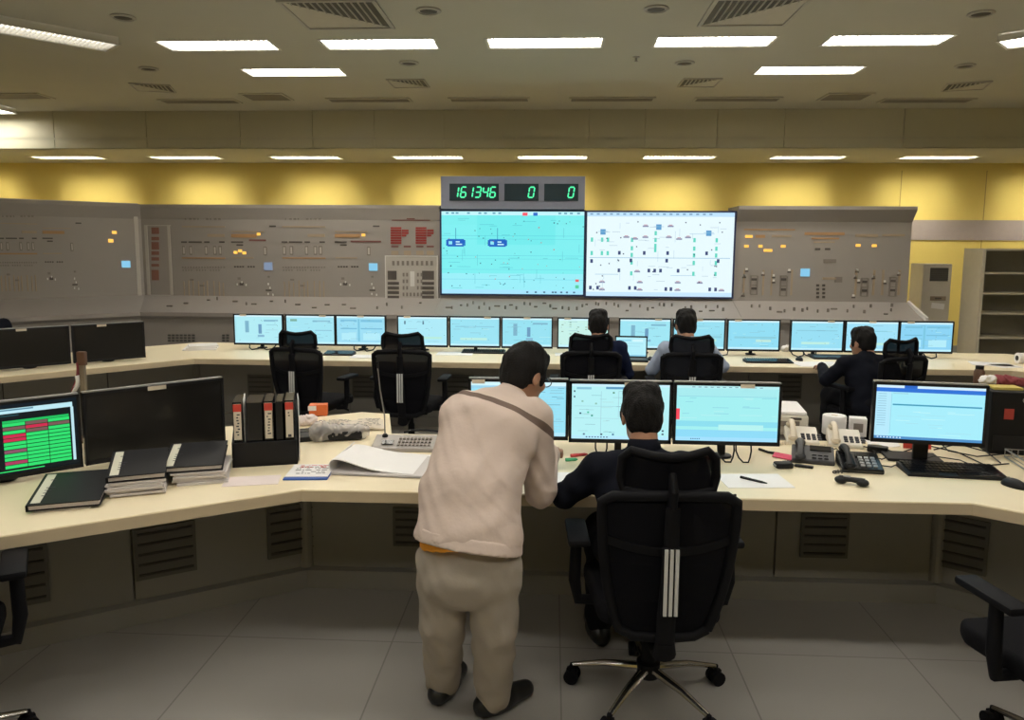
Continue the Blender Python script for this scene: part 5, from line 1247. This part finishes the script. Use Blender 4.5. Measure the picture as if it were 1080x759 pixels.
q = on(975, 489); b = thing('monitor_stand_plate', (q.x-.02, q.y+.10, DZ), radians(-9), 'black rectangular base plate under the right monitor', 'stand plate')
MB().box((0, 0, .008), (.26, .17, .014)).build('plate', M_black, b, bevel=.005)
q = on(1066, 515)
def mouse(x, y, z, rz, label):
    b = empty('mouse', (x, y, z), rz, label, 'mouse', 'computer mice'); s = SDF(); s.ell((0, 0, .004), (.033, .058, .034)); V, Q = s.mesh(.005); V[:, 2] = np.maximum(V[:, 2], .001); mesh_obj('shell', [(V, Q)], M_black, b); MB().cyl((-.004, .028, .031), (.004, .028, .031), .007, n=12).build('wheel', M_mk_mid, b)
mouse(q.x+.03, q.y+.03, DZ, .4, 'black mouse cut by the right edge, beside the keyboard')
q = on(928, 478); b = thing('power_adapter', (q.x, q.y+.03, DZ), radians(-25), 'black power adapter with cables left of the right monitor', 'adapter')
MB().box((0, 0, .016), (.10, .05, .032)).build('block', M_black, b, bevel=.006); MB().tube([(.05, 0, .016), (.09, -.02, .008), (.13, .03, .006), (.20, .02, .006)], .004, 8).build('cord', M_black, b, smooth=True)
q = on(1058, 482); b = thing('computer_tower', (q.x+.075, q.y+.20, DZ), radians(-9), 'black computer tower standing on the desk right of the right monitor, red sticker on it', 'computer')
MB().box((0, 0, .165), (.19, .30, .33)).build('case', mat('matt_black_case', (.006, .006, .007), .6, spec=.2), b, bevel=.006); MB().box((-.01, -.151, .215), (.045, .004, .055)).build('red_sticker', mat('dark_red_sticker', (.34, .035, .025), .6), b); MB().box((.0, -.151, .06), (.15, .004, .08)).build('front_grille', M_black, b); MB().cyl((.06, -.149, .29), (.06, -.154, .29), .012, n=16).build('power_button', M_alu, b)
tw = b
q = world_of(tw, (0, .02, .331)); y = q
b = thing('yellow_pad', world_of(tw, (-.0, -.04, .331)), radians(-5), 'thin yellow pad on top of the black computer tower', 'pad'); MB().box((0, 0, .006), (.14, .10, .012)).build('pad', mat('yellow_paper', (.62, .50, .12), .6), b)
b = thing('work_gloves', world_of(tw, (.02, .05, .331)), radians(-12), 'bundle of red and white cloth on top of the black computer tower', 'cloth')
s = SDF(); s.cap((-.06, 0, .025), (.10, .0, .022), .028, .022).cap((-.02, .02, .03), (.06, .03, .025), .025); V, Q = s.mesh(.007, lambda X, Y, Z: cloth(X*4, Y*4, Z*4, .006)); V[:, 2] = np.maximum(V[:, 2], .001)
mesh_obj('red_cloth', [(V, Q)], mat('dull_red_cloth', (.25, .05, .06), .9), b)
s = SDF(); s.cap((-.09, -.02, .028), (-.05, -.01, .03), .026); mesh_obj('white_cloth', [s.mesh(.007, lambda X, Y, Z: cloth(X*4, Y*4, Z*4, .005))], M_white, b)
b = thing('drink_bottle', world_of(tw, (-.075, .10, .331)), 0, 'short dark bottle standing on the left rear of the black computer tower', 'bottle')
MB().lathe([(.0, 0), (.026, 0), (.028, .006), (.028, .065), (.020, .08), (.0, .082)], n=20).build('body', M_wood, b, smooth=True); MB().lathe([(0, .08), (.021, .08), (.021, .098), (0, .099)], n=20).build('cap', M_black, b, smooth=True)
q = on(1075, 496); b = thing('wire_tray', (q.x+.15, q.y+.06, DZ), radians(-9), 'grey metal wire document tray at the right edge of the desk', 'document tray')
t = MB()
for z in (.01, .05): t.tube([(-.12, -.14, z), (.12, -.14, z), (.12, .14, z), (-.12, .14, z), (-.12, -.14, z)], .004, 6)
t.build('basket_rim', M_metal, b)
t = MB()
for i in range(9): t.tube([(-.12+.03*i, -.14, .05), (-.12+.03*i, -.14, .01), (-.12+.03*i, .14, .01), (-.12+.03*i, .14, .05)], .0022, 6)
t.build('wires', M_metal, b)
for sx in (-.12, .12): MB().cyl((sx, -.10, .0), (sx, -.10, .28), .0055, n=8).build('post', M_metal, b)
# pole with ribbons, at the left
q = aty(86, 372, 3.95); b = thing('flag_stand', (q.x, 3.95, DZ), 0, 'brown wooden stand with a red and white ribbon behind the left monitors', 'ornament')
hgt = q.z-DZ
MB().lathe([(0, 0), (.06, 0), (.06, .012), (.012, .02), (.011, .03)], n=24).build('foot', M_wood, b, smooth=True)
MB().box((0, 0, hgt*.5), (.028, .022, hgt-.03)).build('pole', mat('olive_wood', (.20, .16, .11), .5), b, bevel=.003)
MB().box((0, 0, hgt-.03), (.046, .03, .075)).build('pole_head', M_wood, b, bevel=.006)
MB().sheet(lambda u, v: (-.018-.055*v+.01*sin(7*v), -.012+.03*(u-.5), hgt-.05-.28*v), 3, 14, .004).build('red_ribbon', mat('dull_red_cloth', (.25, .05, .06)), b, smooth=True)
MB().sheet(lambda u, v: (-.020-.05*v+.012*sin(9*v), -.022+.04*(u-.5), hgt-.12-.22*v), 3, 14, .004).build('white_ribbon', M_white, b, smooth=True)
# cup at the very left edge
q = on(3, 500); b = thing('drinking_glass', (q.x-.01, q.y, DZ), 0, 'clear drinking glass cut by the left edge, below the green screen', 'glass')
MB().lathe([(0, 0), (.03, 0), (.036, .10), (.033, .10), (.028, .006), (0, .006)], n=24).build('glass', mat('clear_glass', (.8, .85, .85), .05, trans=.9), b, smooth=True)
# cables under the monitors
def cable(pts, label, m=M_black, r_=.004):
    p0 = Vector(pts[0]); b = empty('cable', p0, 0, label, 'cable', 'black desk cables')
    MB().tube([Vector(p)-p0 for p in pts], r_, 8).build('cord', m, b, smooth=True)
def loop(px, x2, label, Y=3.82, dip=.03):
    a = aty(px, 470, Y); c = aty(x2, 470, Y); z0 = .835
    cable([(a.x, Y, z0), (a.x, Y-.01, .80), (a.x+.01, Y-.03, .772), ((a.x*2+c.x)/3, Y-.06, .757), ((a.x+2*c.x)/3, Y-.06, .757), (c.x-.01, Y-.03, .772), (c.x, Y-.01, .80), (c.x, Y, z0)], label)
loop(757, 774, 'looped cable under the turquoise monitor, left loop'); loop(776, 792, 'looped cable under the turquoise monitor, right loop')
loop(628, 640, 'looped cable under the process diagram monitor')
q = on(810, 478); cable([(q.x-.03, q.y+.06, .757), (q.x, q.y, .757), (q.x+.05, q.y-.03, .757)], 'short thick black cable between the turquoise monitor and the pouch', r_=.007)
for i, pts in enumerate((((945, 480), (975, 470), (1010, 478), (1040, 492), (1064, 490)), ((985, 476), (1010, 470), (1040, 478), (1055, 490)), ((990, 468), (1000, 478), (1030, 484), (1075, 480)))):
    w = [on(*t) for t in pts]; cable([(v.x, v.y, .756+.004*i) for v in w], ['long black cable running from the adapter behind the right keyboard', 'black cable curving under the right monitor', 'thin black cable from the right monitor to the tray'][i], r_=.0035)
q = on(976, 478); b = thing('red_card', (q.x, q.y+.10, DZ), -.1, 'dark red card leaning behind the right monitor stand', 'card'); MB().box((0, 0, .05), (.14, .004, .10), RX(-.2)).build('card', M_red, b)

for i, pts in enumerate((((868, 478), (882, 474), (892, 482), (886, 490)), ((916, 482), (930, 486), (946, 480), (958, 486), (940, 494), (924, 492)), ((900, 470), (915, 474), (925, 480), (935, 474)), ((955, 492), (985, 484), (1012, 488), (1035, 498)))):
    w = [on(*t) for t in pts]; cable([(v.x, v.y, .756+.003*i) for v in w], ['black cord between the two cream telephones', 'black cord looping from the black telephone to the adapter', 'short black cord beside the paper roll', 'thin black cord across the right keyboard rear'][i], r_=.003)

# ------------------------------------------------------------------ things on the far desk
fk = [(510, 372, 'black keyboard on the far desk right of the empty chairs'), (738, 378, 'black keyboard behind the operator in pale blue'), (810, 382, 'black keyboard right of the operator in pale blue'), (880, 378, 'black keyboard by the dark-haired operator at right'), (358, 374, 'black keyboard between the two empty far chairs')]
for px, py, lb in fk:
    q = atz(px, py, DZ); keyboard(q.x, q.y, DZ, 0, .44 if px > 400 else .30, .14, lb, 'keyboards', keys=px > 0)
for px, py, lb in ((843, 380, 'small black mouse on the far desk left of the dark-haired operator'), (686, 380, 'dark mouse beside the small laptop')):
    q = atz(px, py, DZ); mouse(q.x, q.y, DZ, 0, lb)
for px, py, w, d, rz, lb in ((862, 384, .42, .28, .1, 'white papers on the far desk in front of the dark-haired operator'), (700, 380, .30, .22, 0, 'white paper between the laptop and the operator in pale blue'), (597, 374, .22, .2, 0, 'white papers left of the navy-jacketed operator'), (480, 373, .36, .24, 0, 'white paper on the far desk right of the second empty chair'), (385, 376, .26, .2, 0, 'white paper beside the second empty chair'), (1045, 384, .34, .24, -.3, 'white sheet on the far right end of the far desk'), (1060, 386, .22, .2, .2, 'second white sheet at the right end of the far desk')):
    q = atz(px, py, DZ); b = thing('paper_sheet', (q.x, q.y, DZ), rz, lb, 'paper', 'papers on the far desk'); MB().box((0, 0, .002), (w, d, .004)).build('sheet', M_white, b)
q = atz(212, 368, DZ); b = thing('magazine', (q.x, q.y, DZ), .3, 'small stack of white booklets on the far left wing', 'booklets')
for i in range(3): MB().box((.01*i, .006*i, .008+.015*i), (.32-.02*i, .24, .014), RZ(.1*i)).build('booklet', M_white, b)
q = atz(832, 371, DZ); b = thing('tissue', (q.x, q.y+.02, DZ), 0, 'white crumpled tissue by the far keyboard right of the pale blue operator', 'tissue')
s = SDF(); s.cap((-.04, 0, .03), (.03, .01, .045), .035, .03); V, Q = s.mesh(.009, lambda X, Y, Z: cloth(X*4, Y*4, Z*4, .008)); V[:, 2] = np.maximum(V[:, 2], .001); mesh_obj('tissue_ball', [(V, Q)], M_white, b)
# laptop
q = aty(666, 378, 7.25); b = thing('laptop', (q.x, 7.28, DZ), radians(-4), 'small open laptop between the two operators at the far desk', 'laptop')
MB().box((0, 0, .010), (.31, .22, .018)).build('base', M_black, b, bevel=.003)
lid = MB().box((0, .008, .105), (.31, .012, .215), RX(-.12)).build('lid', M_blackgloss, b, bevel=.003); lid.location = (0, .11, .01)
sc_ = screen('screen', .285, .18, 'b6effa', [(.1, .12, .5, .2, '8cd4ea'), (.1, .3, .9, .33, 'a0dcec'), (.1, .45, .8, .48, 'a0dcec'), (.55, .1, .9, .22, 'd4f8ff'), (0, .92, 1, 1, '8fd0e8')], b, 0); sc_.location = (0, .110, .118); sc_.rotation_euler = (-.12, 0, 0)
MB().box((0, -.01, .0195), (.27, .10, .002)).build('keys', M_mk_dark, b)
# white desk-top fitting at far right end, dark cup
q = atz(1078, 383, DZ); b = thing('tape_roll', (q.x, q.y, DZ), 0, 'white roll with dark core at the right end of the far desk', 'roll')
h = MB(); h.tube([(-.05, 0, .05), (.05, 0, .05)], .05, 20); h.build('roll', M_white, b, smooth=True); MB().tube([(-.052, 0, .05), (.052, 0, .05)], .025, 16).build('core', M_black, b, smooth=True)
for i, px in enumerate((268, 283, 378, 388, 760, 840, 853, 980)):
    a = aty(px, 368, 7.72); cable([(a.x-.05, 7.74, .80), (a.x-.04, 7.70, .772), (a.x, 7.66, .757), (a.x+.06, 7.69, .765), (a.x+.08, 7.74, .80)], 'cable loop hanging under a far monitor, %s from the left' % ordn[i], r_=.006)
